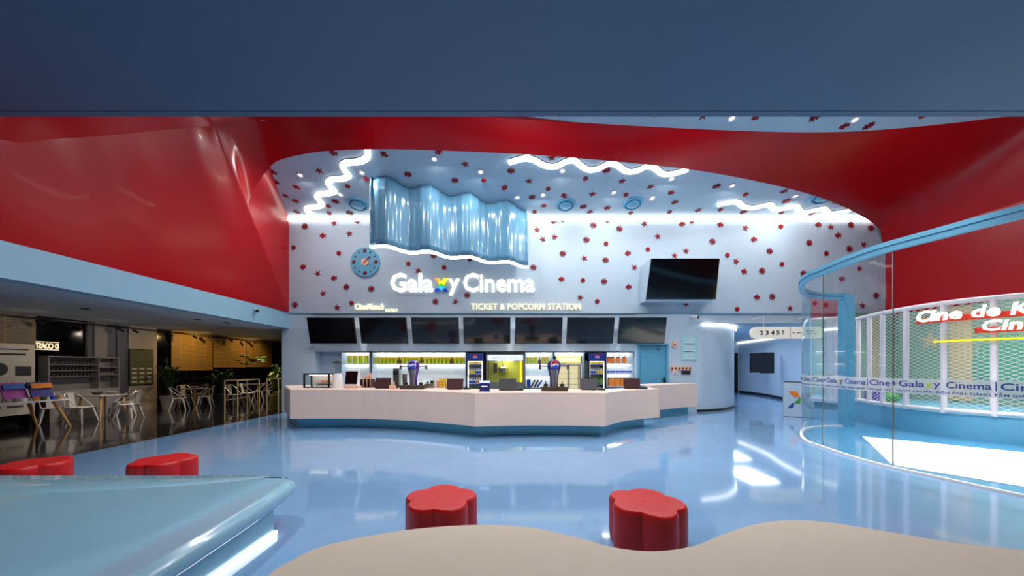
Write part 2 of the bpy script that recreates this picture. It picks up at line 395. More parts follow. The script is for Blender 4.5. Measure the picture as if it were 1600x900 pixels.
outer += [Vector((13.2, 7.8, 7.95)), Vector((13.2, 7.3, 8.05)), Vector((13.2, 6.6, 8.15)), Vector((13.2, 5.8, 7.4)), Vector((13.2, 4.8, 6.6))]
assert len(inner) == len(outer)
I2 = catmull(inner, 4); O2 = catmull(outer, 4)
rows = [[] for _ in range(9)]
for a, b in zip(I2, O2):
    d = (b-a).length
    c = Vector((0, 4, 4.6)); out = (c-(a+b)/2); out.normalize()
    out = Vector((out.x, out.y, out.z*.3)).normalized()
    m = (a+b)/2+out*min(.30, .09*d)*max(0, min(1, (a.x+6.2)/4.5))
    for k in range(9):
        t = k/8; rows[k].append(a*(1-t)**2+m*2*t*(1-t)+b*t*t)
for _ in range(0):
    new = [[v.copy() for v in r] for r in rows]
    for i in range(1, 8):
        for j in range(1, len(rows[0])-1): new[i][j] = rows[i][j]*.4+(rows[i-1][j]+rows[i+1][j]+rows[i][j-1]+rows[i][j+1])*.15
    rows = new
g = G(); g.grid(rows)
struct('wall_red_ribbon', g, M['red'], smooth=True)
# upper cove between the left red wall and the low ceiling
lo = [P(0, 218, 5.0), P(100, 216, 5.7), P(180, 211, 6.3), P(250, 204, 7.0), P(300, 199.5, 7.5), P(345, 195, 8.05), P(385, 190, 8.25), CE(430, 185), CE(530, 179), CE(700, 172)]
lo = [Vector((-7.6, 4.2, 5.25))]+lo
hi = [Vector(p) for p in ((-7.4, 4.1, 5.32), (-7.0, 4.75, 5.42), (-6.6, 4.9, 5.8), (-6.0, 5.1, 6.1), (-5.4, 5.4, 6.5), (-4.9, 5.8, 7.0), (-4.5, 6.4, 7.5), (-4.2, 6.9, 7.9), (-3.6, 7.4, 7.95), (-2.8, 7.8, 7.88), (-1.5, 8.0, 7.84))]
lo = outer[2:23]; hc = catmull(hi, 20); hi = [hc[round(i*(len(hc)-1)/(len(lo)-1))] for i in range(len(lo))]
A = catmull(lo, 4); B = catmull(hi, 4); rows = []
for k in range(6):
    t = k/5; rows.append([a*(1-t)+b*t+Vector((0, 0, .22*math.sin(PI*t)*min(1, (b-a).length))) for a, b in zip(A, B)])
for r in rows:
    for v in r: v.z = min(v.z, ceil_z(v.y)-.015)
g = G(); g.grid(rows); struct('ceiling_red_cove', g, M['red'], smooth=True)
# reveal behind the arch edge
arch = inner[9:31]
back = [Vector((WX, 12, z)) for z in (3.58, 3.9, 4.8, 5.6, 6.3, 6.7, 7.02)]
back += [Vector((a.x, a.y+.12, ceil_z(a.y+.12)+.02)) for a in arch[7:19]]+[Vector((13.5, 12, 7.0)), Vector((13.6, 12, 6.6)), Vector((13.6, 12, 6.0))]
g = G(); A = catmull(arch, 4); B = catmull(back, 4)
g.grid([[a*(1-k/4)+b*k/4 for a, b in zip(A, B)] for k in range(5)]); struct('wall_red_reveal', g, M['red'], smooth=True)
# door in the service wall
g = G(); g.box((5.2, 12.03, 1.19), (.98, .05, 2.36)); d = struct('door_1', g, M['bluedk'], bevel=.005)
g = G(); g.box((4.68, 12.0, 1.21), (.07, .1, 2.42)); g.box((5.73, 12.0, 1.21), (.07, .1, 2.42)); g.box((5.2, 12.0, 2.42), (1.12, .1, .07)); obj('door_frame', g, M['blue'], d, bevel=.005)
g = G(); g.box((5.62, 11.985, 1.12), (.06, .03, .22)); g.cyl((5.62, 11.97, 1.15), (5.62, 11.92, 1.15), .012); g.box((5.56, 11.92, 1.15), (.14, .02, .025)); obj('door_handle', g, M['black'], d)
g = G(); g.box((5.4, 11.97, 2.26), (.1, .05, .04)); obj('door_closer', g, M['steel'], d)
# far corridor door
g = G(); g.box((13.9, 21.12, 1.25), (1.3, .1, 2.5)); d = struct('door_2', g, M['black'])
g = G(); g.box((13.9, 21.05, 1.22), (1.05, .06, 2.36)); obj('door_leaf', g, M['night'], d)
# LED coves
g = G(); g.box((-5.85, 11.93, 6.92), (4.1, .1, .13)); g.box((-1.6, 11.93, 6.92), (4.6, .1, .13)); g.box((6.9, 11.93, 6.92), (12.6, .1, .13))
tag(obj('cove_light', g, M['led']), 'long straight white LED line where the sea-creature ceiling meets the sign wall', 'strip light')
cl = catmull([(6.95, 12.0), (7.9, 12.28), (8.8, 12.98), (9.4, 13.85)], 6)
g = G(); g.grid([[(p.x+.0, p.y-.05, 3.10) for p in cl], [(p.x, p.y-.05, 3.18) for p in cl]])
tag(obj('cove_light', g, M['led'], solid=.05), 'curved white LED strip along the top of the rounded wall beside the counter', 'strip light')
cl = [p for p in rw if p.y > 12.3]
g = G(); g.grid([[(p.x-.06, p.y, 3.11) for p in cl], [(p.x-.06, p.y, 3.18) for p in cl]])
tag(obj('cove_light', g, M['led'], solid=.05), 'white LED strip along the top of the corridor wall above the two portrait screens', 'strip light')

# ------------------------------------------------------------------ cafe shell
CWX = -13.7
def wseg(y0, y1, m, nm='wall_cafe', x=CWX, z0=0, z1=3.1):
    g = G(); g.box((x-.1, (y0+y1)/2, (z0+z1)/2), (.2, y1-y0, z1-z0)); return struct(nm, g, m)
wy = lambda px: 7124/(794-px)
wseg(-5, 8.0, M['greywall'])
def dark_window(y0, y1, n, z0=.0):
    o = wseg(y0, y1, M['night'], 'window_%d' % n)
    g = G()
    for y in (y0+.03, (y0+y1)/2, y1-.03): g.box((CWX+.02, y, 1.55), (.05, .06, 3.1))
    g.box((CWX+.02, (y0+y1)/2, 1.1), (.05, y1-y0, .05)); g.box((CWX+.02, (y0+y1)/2, .04), (.05, y1-y0, .08))
    obj('window_frame', g, M['black'], o)
dark_window(8.0, wy(135), 1)
wseg(wy(135), wy(145), M['greywall']); wseg(wy(145), wy(165), M['lgreywall'], x=CWX+.06); wseg(wy(165), wy(181), M['greywall'])
wseg(wy(181), wy(197), M['greywall'], x=CWX+.05); wseg(wy(197), wy(241), M['cafewall'], x=CWX+.1)
dark_window(wy(241), wy(331), 2); dark_window(wy(331), 22.4, 3)
g = G(); g.box((-11, 22.5, 1.6), (6.4, .2, 3.2)); struct('wall_cafe_end', g, M['greywall'])
g = G(); g.box((-8.0, 17.3, 1.6), (.2, 10, 3.2)); struct('wall_cafe_side', g, M['greywall'])
g = G(); g.prism([(-14, -5), (-8.1, -5), (-8.1, 22.5), (-14, 22.5)], 3.1, 3.2); struct('ceiling_cafe', g, M['cafeceil'])
we = catmull([(-9.6, -5), (-9.8, 2), (-9.9, 5.5), (-9.5, 7.0), (-8.8, 8.0), (-9.2, 8.7), (-9.6, 9.4), (-9.6, 11), (-9.2, 12.2), (-9.6, 13.2), (-10.3, 14.4), (-9.8, 16), (-9.2, 18), (-9.2, 22)], 5)
g = G(); g.prism([(p.x, p.y) for p in we]+[(-8.2, 22), (-8.2, -5)], 3.0, 3.1); struct('ceiling_wave', g, M['cafeceil'])
# ------------------------------------------------------------------ wavy things on the ceiling and the sign
def ribbon_on_ceiling(px, label, wd=.17):
    pts = catmull([CE(a, b) for a, b in px], 6); L = []; R = []
    for i, p in enumerate(pts):
        d = pts[min(i+1, len(pts)-1)]-pts[max(i-1, 0)]; d.z = 0; d.normalize(); n = Vector((-d.y, d.x, 0))*wd/2
        a = p+n; b = p-n; L.append(a); R.append(b)
    cz = lambda v, k: Vector((v.x, v.y, ceil_z(v.y)-k))
    g = G(); g.grid([[cz(a, .03), cz(a, .07), cz(b, .07), cz(b, .03)] for a, b in zip(L, R)], close=True)
    o = thing('wavy_light', label, 'wavy light', tuple(cz(pts[0], .05)), group=None)
    for v in g.bm.verts: v.co -= o.location
    obj('light_tube', g, M['neon'], o)
    g = G(); g.grid([[cz(a, -.0), cz(a, .03), cz(b, .03), cz(b, -.0)] for a, b in zip(L, R)], close=True)
    for v in g.bm.verts: v.co -= o.location
    obj('backing', g, M['wall'], o)
za = lambda l: [(380+x/3.2146, 220+y/3.2146) for x, y in l]
zb = lambda l: [(820+x/2.6667, 220+y/2.6667) for x, y in l]
ribbon_on_ceiling(za([(624, 30), (622, 72), (585, 95), (522, 102), (500, 118), (518, 150), (530, 166), (500, 182), (447, 186), (428, 205), (448, 232), (458, 245), (430, 256), (385, 262), (372, 277), (388, 298), (396, 313), (370, 325), (328, 328), (320, 343), (345, 362)]),
    'white wavy light snaking down the ceiling left of the blue corrugated hanging')
ribbon_on_ceiling(za([(1335, 102), (1385, 86), (1440, 76)])+zb([(0, 64), (40, 74), (85, 97), (130, 100), (168, 82), (205, 75), (235, 98), (270, 115), (310, 108), (350, 89), (385, 95), (425, 121), (468, 118), (510, 99), (540, 106), (575, 131), (620, 130), (682, 112)]),
    'white wavy light along the red ribbon, top middle of the creature ceiling', .15)
ribbon_on_ceiling(zb([(805, 262), (850, 252), (885, 250), (915, 270), (955, 273), (1005, 262)])+[(1203, 318), (1209, 324.5), (1216, 325.5), (1240, 321), (1245, 321), (1250, 328), (1256, 330), (1280, 325), (1288, 324.5), (1294, 331), (1301, 331.5), (1328, 327)],
    'white wavy light at the right end of the ceiling, over the straight LED line', .16)

# corrugated hanging
a = Vector((-4.17, 10.0)); b = Vector((.72, 11.35)); d = b-a; n = Vector((d.y, -d.x)).normalized(); N = 120
front = []
for i in range(N+1):
    t = i/N; ph = 2*PI*4.0*t-.9
    p = a+d*t+n*(.15*math.sin(ph)+.012*math.sin(5*ph)); front.append((p.x, p.y))
front[0] = (-4.17, 10.02)
hang = thing('corrugated_hanging', 'pale blue glossy corrugated curtain-like hanging on the ceiling above the big sign', 'hanging decoration', (-1.7, 11, 5.15))
ho = hang.location
g = G(); zb0 = lambda t: 5.30-.20*t
rows = []
for k in range(13):
    r = []
    for i, (x, y) in enumerate(front):
        z0 = zb0(i/N); z1 = ceil_z(y)+.01; u = k/12; z = z0+(z1-z0)*u
        fl = .20*max(0, (u-.78)/.22)**1.5
        r.append(Vector((x, y, z))-ho+Vector((n.x*-fl, n.y*-fl, 0)))
    rows.append(r)
g.grid(rows)
obj('corrugated_sheet', g, M['curtain'], hang, smooth=True, solid=-.03)
g = G(); g.grid([[Vector((x, y, zb0(i/N)-.01))-ho+Vector((n.x*s, n.y*s, dz)) for s, dz in ((.03, 0), (.03, -.075), (-.05, -.075), (-.05, 0))] for i, (x, y) in enumerate(front)], close=True)
obj('light_strip', g, M['neon'], hang)

# ------------------------------------------------------------------ sea creature cut-outs
def star():
    p = []
    for i in range(10):
        r = 1.0 if i % 2 == 0 else .36; t = PI/2+i*PI/5; p.append((r*math.cos(t), r*math.sin(t)))
    return p
def coral():
    p = []; n = 9
    for i in range(n):
        t = 2*PI*i/n
        for dt, r in ((-.30, .22), (-.16, .40), (-.22, .72), (-.13, .76), (-.05, .55), (-.04, 1.0), (.05, .98), (.06, .52), (.14, .80), (.22, .74), (.15, .38)):
            p.append((r*math.cos(t+dt), r*math.sin(t+dt)))
    return p
def fish(): return [(-.95, .05), (-.5, .5), (-.1, .62), (.1, 1.0), (.3, .5), (.55, .25), (1.0, .6), (.85, .05), (1.0, -.5), (.5, -.2), (.25, -.5), (.05, -.95), (-.2, -.6), (-.6, -.4)]
def shell(): return [(.82*(1+.08*(i % 2))*math.cos(PI*(-.42+i*1.84/16)), .82*(1+.08*(i % 2))*math.sin(PI*(-.42+i*1.84/16))) for i in range(17)]+[(.25, -1.0), (-.2, -.9)][::-1]
SHP = {'s': star(), 'c': coral(), 'f': fish(), 'h': shell()}
NM = {'s': 'starfish', 'c': 'coral', 'f': 'fish', 'h': 'shell'}; SZ = {'s': .12, 'c': .125, 'f': .115, 'h': .092}
ceilA = [('f', 452, 60), ('f', 706, 66), ('f', 980, 55), ('s', 382, 150), ('c', 160, 205), ('f', 103, 226), ('f', 265, 230), ('s', 213, 276), ('h', 170, 297), ('f', 262, 302), ('s', 268, 357),
 ('s', 1115, 116), ('c', 827, 167), ('c', 1063, 198), ('h', 1208, 197), ('c', 1345, 150), ('s', 1435, 202), ('f', 1312, 235), ('h', 1532, 240), ('c', 1451, 282), ('h', 618, 190), ('h', 525, 227), ('c', 463, 304),
 ('h', 427, 327), ('h', 433, 364), ('c', 535, 362), ('s', 1511, 325), ('h', 1463, 356), ('f', 148, 157)]
wallA = [('c', 310, 430), ('s', 457, 413), ('f', 576, 403), ('f', 400, 478), ('s', 534, 467), ('h', 254, 536), ('h', 481, 565), ('f', 301, 634), ('s', 376, 666), ('f', 456, 690), ('c', 518, 734), ('c', 643, 744),
 ('s', 402, 767), ('c', 261, 824), ('s', 473, 837), ('h', 545, 815), ('c', 956, 576), ('h', 1138, 596), ('h', 830, 618), ('h', 1009, 637), ('s', 878, 654), ('c', 1125, 776), ('c', 965, 808), ('s', 1067, 808), ('c', 1457, 636), ('s', 1475, 447), ('s', 1505, 495)]
ceilB = [('s', 112, 70), ('c', 340, 122), ('h', 253, 157), ('s', 405, 167), ('f', 162, 227), ('s', 282, 221), ('c', 243, 274), ('h', 421, 224), ('s', 524, 191), ('f', 608, 215), ('f', 624, 256), ('f', 342, 280), ('s', 272, 296),
 ('h', 441, 300), ('h', 603, 296), ('s', 722, 289), ('c', 799, 188), ('h', 920, 223), ('s', 992, 163), ('h', 933, 142), ('s', 1080, 209), ('c', 1090, 250), ('h', 815, 287), ('c', 912, 295), ('h', 1070, 299), ('s', 1297, 253), ('h', 1195, 303)]
wallB = [('f', 120, 336), ('h', 157, 330), ('h', 344, 331), ('c', 286, 352), ('c', 394, 367), ('s', 498, 346), ('f', 654, 347), ('h', 696, 335), ('f', 813, 350), ('s', 919, 364), ('h', 1066, 358), ('f', 1221, 350), ('s', 1274, 360), ('c', 1358, 350),
 ('c', 1441, 364), ('f', 1303, 395), ('s', 123, 401), ('c', 256, 413), ('h', 338, 429), ('s', 553, 399), ('c', 781, 420), ('f', 953, 411), ('c', 1184, 426), ('h', 512, 453), ('f', 428, 469), ('c', 158, 470), ('s', 248, 490),
 ('c', 336, 497), ('s', 671, 460), ('s', 623, 479), ('c', 1019, 460), ('h', 843, 477), ('s', 879, 503), ('s', 1410, 433), ('c', 1351, 451), ('h', 1255, 470), ('h', 1070, 514), ('s', 457, 528), ('f', 912, 545), ('c', 988, 542),
 ('c', 1160, 553), ('f', 152, 577), ('h', 242, 581), ('c', 330, 586), ('f', 431, 609), ('f', 1318, 576), ('s', 230, 653), ('h', 301, 669), ('f', 965, 652), ('c', 1030, 650), ('h', 884, 702), ('s', 671, 682),
 ('s', 1104, 698), ('s', 1405, 687), ('c', 1463, 645), ('h', 1393, 533), ('h', 1253, 684), ('h', 1207, 677)]
ceilC = [('f', 355, 40), ('s', 441, 41), ('c', 683, 41), ('s', 798, 49), ('f', 931, 51), ('c', 1077, 53), ('f', 1150, 75), ('c', 1212, 74), ('h', 1348, 48)]
items = []
for k, x, y in ceilA: items.append((k, 'c', 380+x/3.2146, 220+y/3.2146))
for k, x, y in ceilB: items.append((k, 'c', 820+x/2.6667, 220+y/2.6667))
for k, x, y in ceilC: items.append((k, 'c', 600+x/1.6, 150+y/1.6))
for k, x, y in wallA: items.append((k, 'w', 380+x/3.2146, 220+y/3.2146))
for k, x, y in wallB: items.append((k, 'w', 820+x/2.6667, 220+y/2.6667))
LMK = {'w': [('the wall clock', 571, 410), ('the big lit cinema sign', 725, 443), ('the boxed wall screen', 1065, 436), ('the left red arch', 452, 400), ('the right red arch', 1385, 370), ('the small eatery sign', 590, 480),
             ('the middle of the LED line', 1000, 340), ('the ticket lettering', 850, 479), ('the lozenge sign', 1215, 520)],
       'c': [('the leftmost round vent', 559, 319), ('the second round vent', 884, 320), ('the third round vent', 989, 318), ('the right-hand wavy light', 1220, 322), ('the middle wavy light', 930, 252),
             ('the left wavy light', 520, 280), ('the left arch corner', 403, 290), ('the top of the corrugated hanging', 690, 275), ('the rightmost round vent', 1290, 306), ('the top of the red ribbon', 1200, 185)]}
ORD = ['closest', 'second closest', 'third closest', 'fourth closest', 'fifth closest', 'sixth closest', 'seventh closest', 'eighth closest', 'ninth closest', 'tenth closest']
def cut_label(it):
    k, w_, x, y = it; best = None
    for i, (nm, lx, ly) in enumerate(LMK[w_]):
        same = sorted((q for q in items if q[0] == k and q[1] == w_), key=lambda q: (q[2]-lx)**2+(q[3]-ly)**2)
        r = same.index(it); d = math.hypot(x-lx, y-ly)
        if best is None or (r, d) < best[:2]: best = (r, d, nm)
    return 'red %s on the %s, %s to %s' % (NM[k], 'wall' if w_ == 'w' else 'ceiling', ORD[min(best[0], 9)], best[2])
protos = {}
seen_l = set()
for it in items:
    k, w_, x, y = it
    if k not in protos:
        g = G(); s = SZ[k]; g.plate([(a*s, b*s) for a, b in SHP[k]], (0, 0, 0), (1, 0, 0), (0, 1, 0), .02)
        me_o = obj(NM[k]+'_cutout', g, M['redcut']); protos[k] = me_o; o = me_o
    else: o = protos[k].copy(); COL.objects.link(o)
    if w_ == 'w':
        p = P(x, y, 12); o.location = (p.x, 11.995, p.z); o.rotation_euler = (PI/2, 0, 0); o.rotation_euler.rotate_axis('Z', random.uniform(-.5, .5) if k != 'f' else random.uniform(-.3, .3))
    else:
        p = CE(x, y); o.location = (p.x, p.y, p.z-.002); o.rotation_euler = (PI-math.atan(.22)*-1*-1, 0, 0)
        o.rotation_euler = (PI-.2165, 0, 0); o.rotation_euler.rotate_axis('Z', random.uniform(-1.2, 1.2))
    tag(o, cut_label(it), NM[k]+' decoration', 'red sea-creature cut-outs on the sign wall' if w_ == 'w' else 'red sea-creature cut-outs on the ceiling')

# ceiling vents and downlights
CR = -.2165
vent0 = None
for (x, y, r, lb) in ((559, 319, .36, 'round pale blue ceiling vent left of the corrugated hanging'), (884, 320, .34, 'round pale blue ceiling vent first to the right of the corrugated hanging'),
                      (989, 318, .34, 'round pale blue ceiling vent between the two right-hand wavy lights'), (1290, 305, .44, 'round pale blue ceiling vent half hidden by the red arch at the right')):
    p = CE(x, y)
    if vent0 is None:
        vent0 = thing('round_vent', lb, 'ceiling vent', tuple(p), group='round ceiling vents')
        g = G(); g.lathe([(.36, 0), (.36, -.03), (.33, -.05), (.27, -.05), (.25, -.02), (.25, 0)], n=32); obj('outer_ring', g, M['blue'], vent0, smooth=True)
        g = G(); g.lathe([(.22, -.0), (.22, -.045), (.20, -.06), (.001, -.06)], n=32); obj('inner_disc', g, M['blue'], vent0, smooth=True)
        o = vent0
    else: o = dup(vent0, tuple(p), 0, lb)
    o.rotation_euler = (CR, 0, 0); o.scale = (r/.36,)*3
dl0 = None
dls = [(380+x/3.2146, 220+y/3.2146) for x, y in ((287, 172), (597, 160), (960, 91), (1193, 156), (1506, 271), (1377, 284), (489, 270))]+[(820+x/2.6667, 220+y/2.6667) for x, y in ((157, 125), (371, 215), (530, 240), (611, 158), (864, 187), (1127, 230))]+[(600+870/1.6, 150+55/1.6), (600+1177/1.6, 150+59/1.6)]
names = ['above the left wavy light, left of its top', 'between the left wavy light and the corrugated hanging', 'high above the corrugated hanging', 'under the left tip of the middle wavy light', 'right of the corrugated hanging, beside a coral', 'closest to the right edge of the corrugated hanging',
         'near the lower bend of the left wavy light', 'just under the middle wavy light', 'above the two middle round vents', 'beyond the second of the middle round vents', 'under the right tip of the middle wavy light', 'between coral and shell left of the right-hand wavy light', 'above the right-hand wavy light', 'above the red ribbon, left of the two there', 'above the red ribbon, right of the two there']
for (x, y), nm in zip(dls, names):
    p = CE(x, y); lb = 'small round white downlight '+nm
    if dl0 is None:
        dl0 = thing('downlight', lb, 'downlight', tuple(p), group='recessed ceiling downlights')
        g = G(); g.lathe([(.10, 0), (.10, -.02), (.07, -.02), (.06, 0)], n=20); obj('rim', g, M['white'], dl0)
        g = G(); g.lathe([(.058, -.004), (.058, -.012)], n=16); obj('lens', g, M['letter'], dl0)
        o = dl0
    else: o = dup(dl0, tuple(p), 0, lb)
    o.rotation_euler = (CR, 0, 0)

# ------------------------------------------------------------------ signs on the wall
wallfn = lambda x, z, d: (x, 11.99-d, z)
def WX2(px): return X_(px, 12)
def WZ(py): return Z_(py, 12)
sg = thing('cinema_sign', 'big white lit letters reading Galaxy Cinema with a rainbow x', 'sign', (WX2(723), 12, WZ(457)))
def loc_fn(o, f):
    L = o.location.copy(); return lambda x, z, d: Vector(f(x, z, d))-L
f = loc_fn(sg, wallfn)
g = text_g('Gala', WX2(611), WX2(677.5), WZ(457), WZ(427.5), f, .09, .022)
obj('lettering', g, M['letter'], sg); obj('lettering', text_g('y', WX2(701), WX2(718.5), WZ(462), WZ(436), f, .09, .022), M['letter'], sg); obj('lettering', text_g('Cinema', WX2(724), WX2(835), WZ(457), WZ(427.5), f, .09, .022), M['letter'], sg)
ex = lambda l: [(WX2(530+x/4), WZ(400+y/4)) for x, y in l]
for nm, cols, poly in (('orange', (245, 150, 20), ex([(598, 142), (622, 142), (634, 160), (622, 175)])), ('yellow', (250, 225, 30), ex([(622, 142), (640, 168), (657, 142), (682, 142), (655, 182), (626, 182)])),
                       ('green', (60, 180, 50), ex([(640, 168), (662, 196), (618, 196)])), ('cyan', (60, 190, 230), ex([(618, 196), (662, 196), (672, 210), (640, 212), (608, 210)])),
                       ('blue', (30, 60, 180), ex([(598, 222), (612, 203), (634, 203), (622, 222)])), ('navy', (20, 40, 140), ex([(682, 222), (668, 203), (646, 203), (658, 222)]))):
    g = G(); g.plate([(a, b) for a, b in poly], Vector((0, 11.99, 0))-sg.location, (1, 0, 0), (0, 0, 1), .09)
    oo = obj('emblem_facet', g, mat(nm+'_lit_facet', cols, .4, emit=.8), sg); oo['label'] = nm+' facet of the x'
o = tag(obj('station_sign', text_g('TICKET & POPCORN STATION', WX2(736), WX2(907), WZ(484), WZ(474.5), wallfn, .06, .008), M['letterdim']), 'lit cream capital letters reading TICKET & POPCORN STATION under the big sign', 'sign')
st = thing('eatery_sign', 'small slanted lit lettering reading CineMunch EATERY above the leftmost menu screens', 'sign', (WX2(588), 12, WZ(487)))
f = loc_fn(st, wallfn)
obj('lettering', text_g('CineMunch', WX2(555), WX2(600), WZ(484), WZ(474.5), f, .05, .012, .25), M['letterdim'], st)
obj('small_lettering', text_g('EATERY', WX2(603), WX2(622), WZ(487.5), WZ(483), f, .05, .012), M['letterdim'], st)
# clock
c = P(571, 410, 11.99); R = .52
ck = thing('wall_clock', 'round pale blue wall clock with red sea-creature hour marks', 'clock', tuple(c))
g = G(); g.cyl((0, 0, 0), (0, -.05, 0), R, n=40); obj('dial', g, M['blue'], ck)
g = G(); g.cyl((0, -.05, 0), (0, -.07, 0), .13, n=24); obj('hub', g, M['peach'], ck)
for i in range(12):
    t = PI/2-i*PI/6; big = i % 3 == 0; s = .075 if big else .035; g = G()
    g.plate([(a*s+.40*math.cos(t), b*s+.40*math.sin(t)) for a, b in SHP['c' if big else 's']], (0, -.05, 0), (1, 0, 0), (0, 0, 1), .02); obj('hour_mark', g, M['redcut'], ck)
g = G(); g.tube([(-.05, -.075, -.05), (.19, -.075, .20)], .016); obj('hour_hand', g, M['redcut'], ck)
g = G(); g.tube([(-.05, -.085, .03), (.30, -.085, -.10)], .006); obj('minute_hand', g, M['peach'], ck)
# boxed wall screen
bx = thing('boxed_screen', 'big dark screen in a pale blue box on the wall right of the sign', 'screen', (WX2(1066), 12, WZ(470)))
L = bx.location; q = lambda px, py, Y: P(px, py, Y)-L
x0, x1, zt, zl = WX2(1005), WX2(1119), WZ(405), WZ(472)
def wedge(x0, x1, z0, z1, yt, yb, yw=12.0):
    g = G(); v = [Vector(p)-L for p in ((x0, yw, z0), (x1, yw, z0), (x1, yb, z0), (x0, yb, z0), (x0, yw, z1), (x1, yw, z1), (x1, yt, z1), (x0, yt, z1))]
    g._new(v, [(3, 2, 1, 0), (4, 5, 6, 7), (0, 1, 5, 4), (1, 2, 6, 5), (2, 3, 7, 6), (3, 0, 4, 7)]); return g
xl, xr = X_(1014, 11.3), X_(1119, 11.3)
obj('case', wedge(xl-.02, xr+.02, Z_(470, 11.5), Z_(404, 11.1), 11.12, 11.55), M['wall'], bx)
g = G(); v = [q(1018, 404, 11.08), q(1124.5, 404, 11.08), q(1118.5, 467.5, 11.5), q(1009.5, 467.5, 11.5)]
w2 = [p+Vector((0, .03, 0)) for p in v]; g._new(v+w2, [(0, 1, 2, 3), (7, 6, 5, 4), (0, 4, 5, 1), (1, 5, 6, 2), (2, 6, 7, 3), (3, 7, 4, 0)]); obj('display', g, M['screen'], bx)
# seven menu screens
ms0 = None; msn = ['leftmost of the seven tilted black menu screens, above the pastry case', 'second tilted black menu screen from the left', 'third tilted black menu screen from the left, above the yellow bags', 'middle one of the seven tilted black menu screens', 'tilted black menu screen right of the middle one', 'second tilted black menu screen from the right', 'rightmost of the seven tilted black menu screens, beside the blue door']
for i in range(7):
    px = 519+80.65*i; p = P(px, 516.5, 11.7); loc = (p.x, p.y, p.z)
    if ms0 is None:
        ms0 = thing('menu_screen', msn[0], 'screen', loc, group='menu screens above the counter')
        g = G(); g.box((0, 0, 0), (1.65, .05, .92)); obj('casing', g, M['black'], ms0, bevel=.006)
        g = G(); g.box((0, -.03, 0), (1.60, .012, .87)); obj('display', g, M['screen'], ms0)
        g = G(); g.cyl((0, .02, .1), (0, .31, .03), .04); g.cyl((0, .31, .03), (0, .332, .025), .12, n=16); obj('bracket', g, M['black'], ms0)
        o = ms0
    else: o = dup(ms0, loc, 0, msn[i])
    o.rotation_euler = (math.radians(14), 0, 0)
# ------------------------------------------------------------------ service counter
def arc(a, b, sag, n=14):
    a = Vector(a); b = Vector(b); d = b-a; nn = Vector((-d.y, d.x)).normalized()
    if nn.y < 0: nn = -nn
    return [tuple(a+d*i/n+nn*sag*4*(i/n)*(1-i/n)) for i in range(n+1)]
A1 = arc((-5.57, 8.5), (-.73, 7.38), .46); A2 = arc((-.73, 7.38), (2.17, 7.40), .14)[1:]; A3 = arc((2.17, 7.40), (3.98, 8.73), .20)[1:]
A4 = arc((4.13, 9.78), (6.36, 11.2), .14)
CT = 1.03
ctr = thing('service_counter', 'long beige scalloped ticket and popcorn counter on a turquoise plinth', 'counter', (-.7, 8.2, 0))
o2 = ctr.location
def loc(pts): return [(p[0]-o2.x, p[1]-o2.y) for p in pts]
backp = [(4.05, 9.6), (2.4, 8.75), (-.9, 8.75), (-2.8, 9.85), (-5.0, 10.1), (-6.6, 10.9), (-7.0, 10.45)]
def front_panel(pts):
    g = G(); p2 = loc(pts); inn = [(x, y+.04) for x, y in p2]
    g.prism(p2+inn[::-1], .285, CT-.03); return g
for seg in (A1, [A1[-1]]+A2, [A2[-1]]+A3): obj('front_panel', front_panel(seg), M['beige'], ctr)
g = G(); g.prism(loc([(3.94, 8.7), (3.98, 8.73), (4.07, 9.76), (4.03, 9.78)]), .285, CT-.03); g.prism(loc([(-5.57, 8.5), (-5.53, 8.56), (-6.96, 10.45), (-7.0, 10.4)]), .285, CT-.03); obj('end_panel', g, M['beige'], ctr)
g = G(); g.prism(loc(A1+A2+A3+backp), CT-.03, CT); obj('countertop', g, M['beige'], ctr, bevel=.006)
ins = lambda pts, d: [(x, y+d) for x, y in pts]
g = G(); g.prism(loc([(-5.85, 9.15)]+ins(A1, .36)[:]+ins(A2, .36)+ins(A3, .36)[:-2]+[(3.8, 9.3), (2.0, 8.7), (-1.0, 8.6), (-4.4, 9.8), (-6.9, 10.4)]), 0, .285); obj('plinth', g, M['kick'], ctr)
g = G(); g.prism(loc([(-5.5, 8.7), (3.8, 9.2), (3.8, 9.3), (-5.5, 9.5)]), .26, .285); obj('under_panel', g, M['kick'], ctr)
side = thing('side_counter', 'shorter beige curved counter section stepping back beside the blue door', 'counter', (5.2, 10.6, 0)); o2 = side.location
g = G(); p2 = loc(A4); g.prism(p2+[(x, y+.04) for x, y in p2][::-1], .285, 1.03); obj('front_panel', g, M['beige'], side)
g = G(); g.prism(loc(A4+[(6.3, 11.7), (5.3, 11.5), (4.13, 10.7)]), 1.03, 1.06); obj('countertop', g, M['beige'], side, bevel=.006)
g = G(); g.prism(loc([(6.32, 11.2), (6.36, 11.2), (6.34, 11.7), (6.30, 11.7)]), .285, 1.03); obj('end_panel', g, M['beige'], side)
g = G(); g.prism(loc([(x+.02, y+.36) for x, y in A4[:-1]]+[(6.3, 11.65), (5.3, 11.6), (4.15, 10.7)]), 0, .285); obj('plinth', g, M['kick'], side)
# work bench behind, under the lit shelves
wb = thing('back_worktop', 'pale worktop running under the lit shelves behind the counter', 'worktop', (-3.8, 11.9, 0))
g = G(); g.box((0, -.08, .43), (4.4, .44, .84)); obj('cabinet', g, M['white'], wb)
g = G(); g.box((0, -.1, .87), (4.45, .5, .04)); obj('top', g, M['steel'], wb)
wb2 = thing('back_worktop', 'pale worktop behind the counter between popcorn machine and right drinks fridge', 'worktop', (1.1, 11.9, 0))
g = G(); g.box((0, -.08, .43), (.95, .44, .84)); obj('cabinet', g, M['white'], wb2)
g = G(); g.box((0, -.1, .87), (.97, .5, .04)); obj('top', g, M['steel'], wb2)

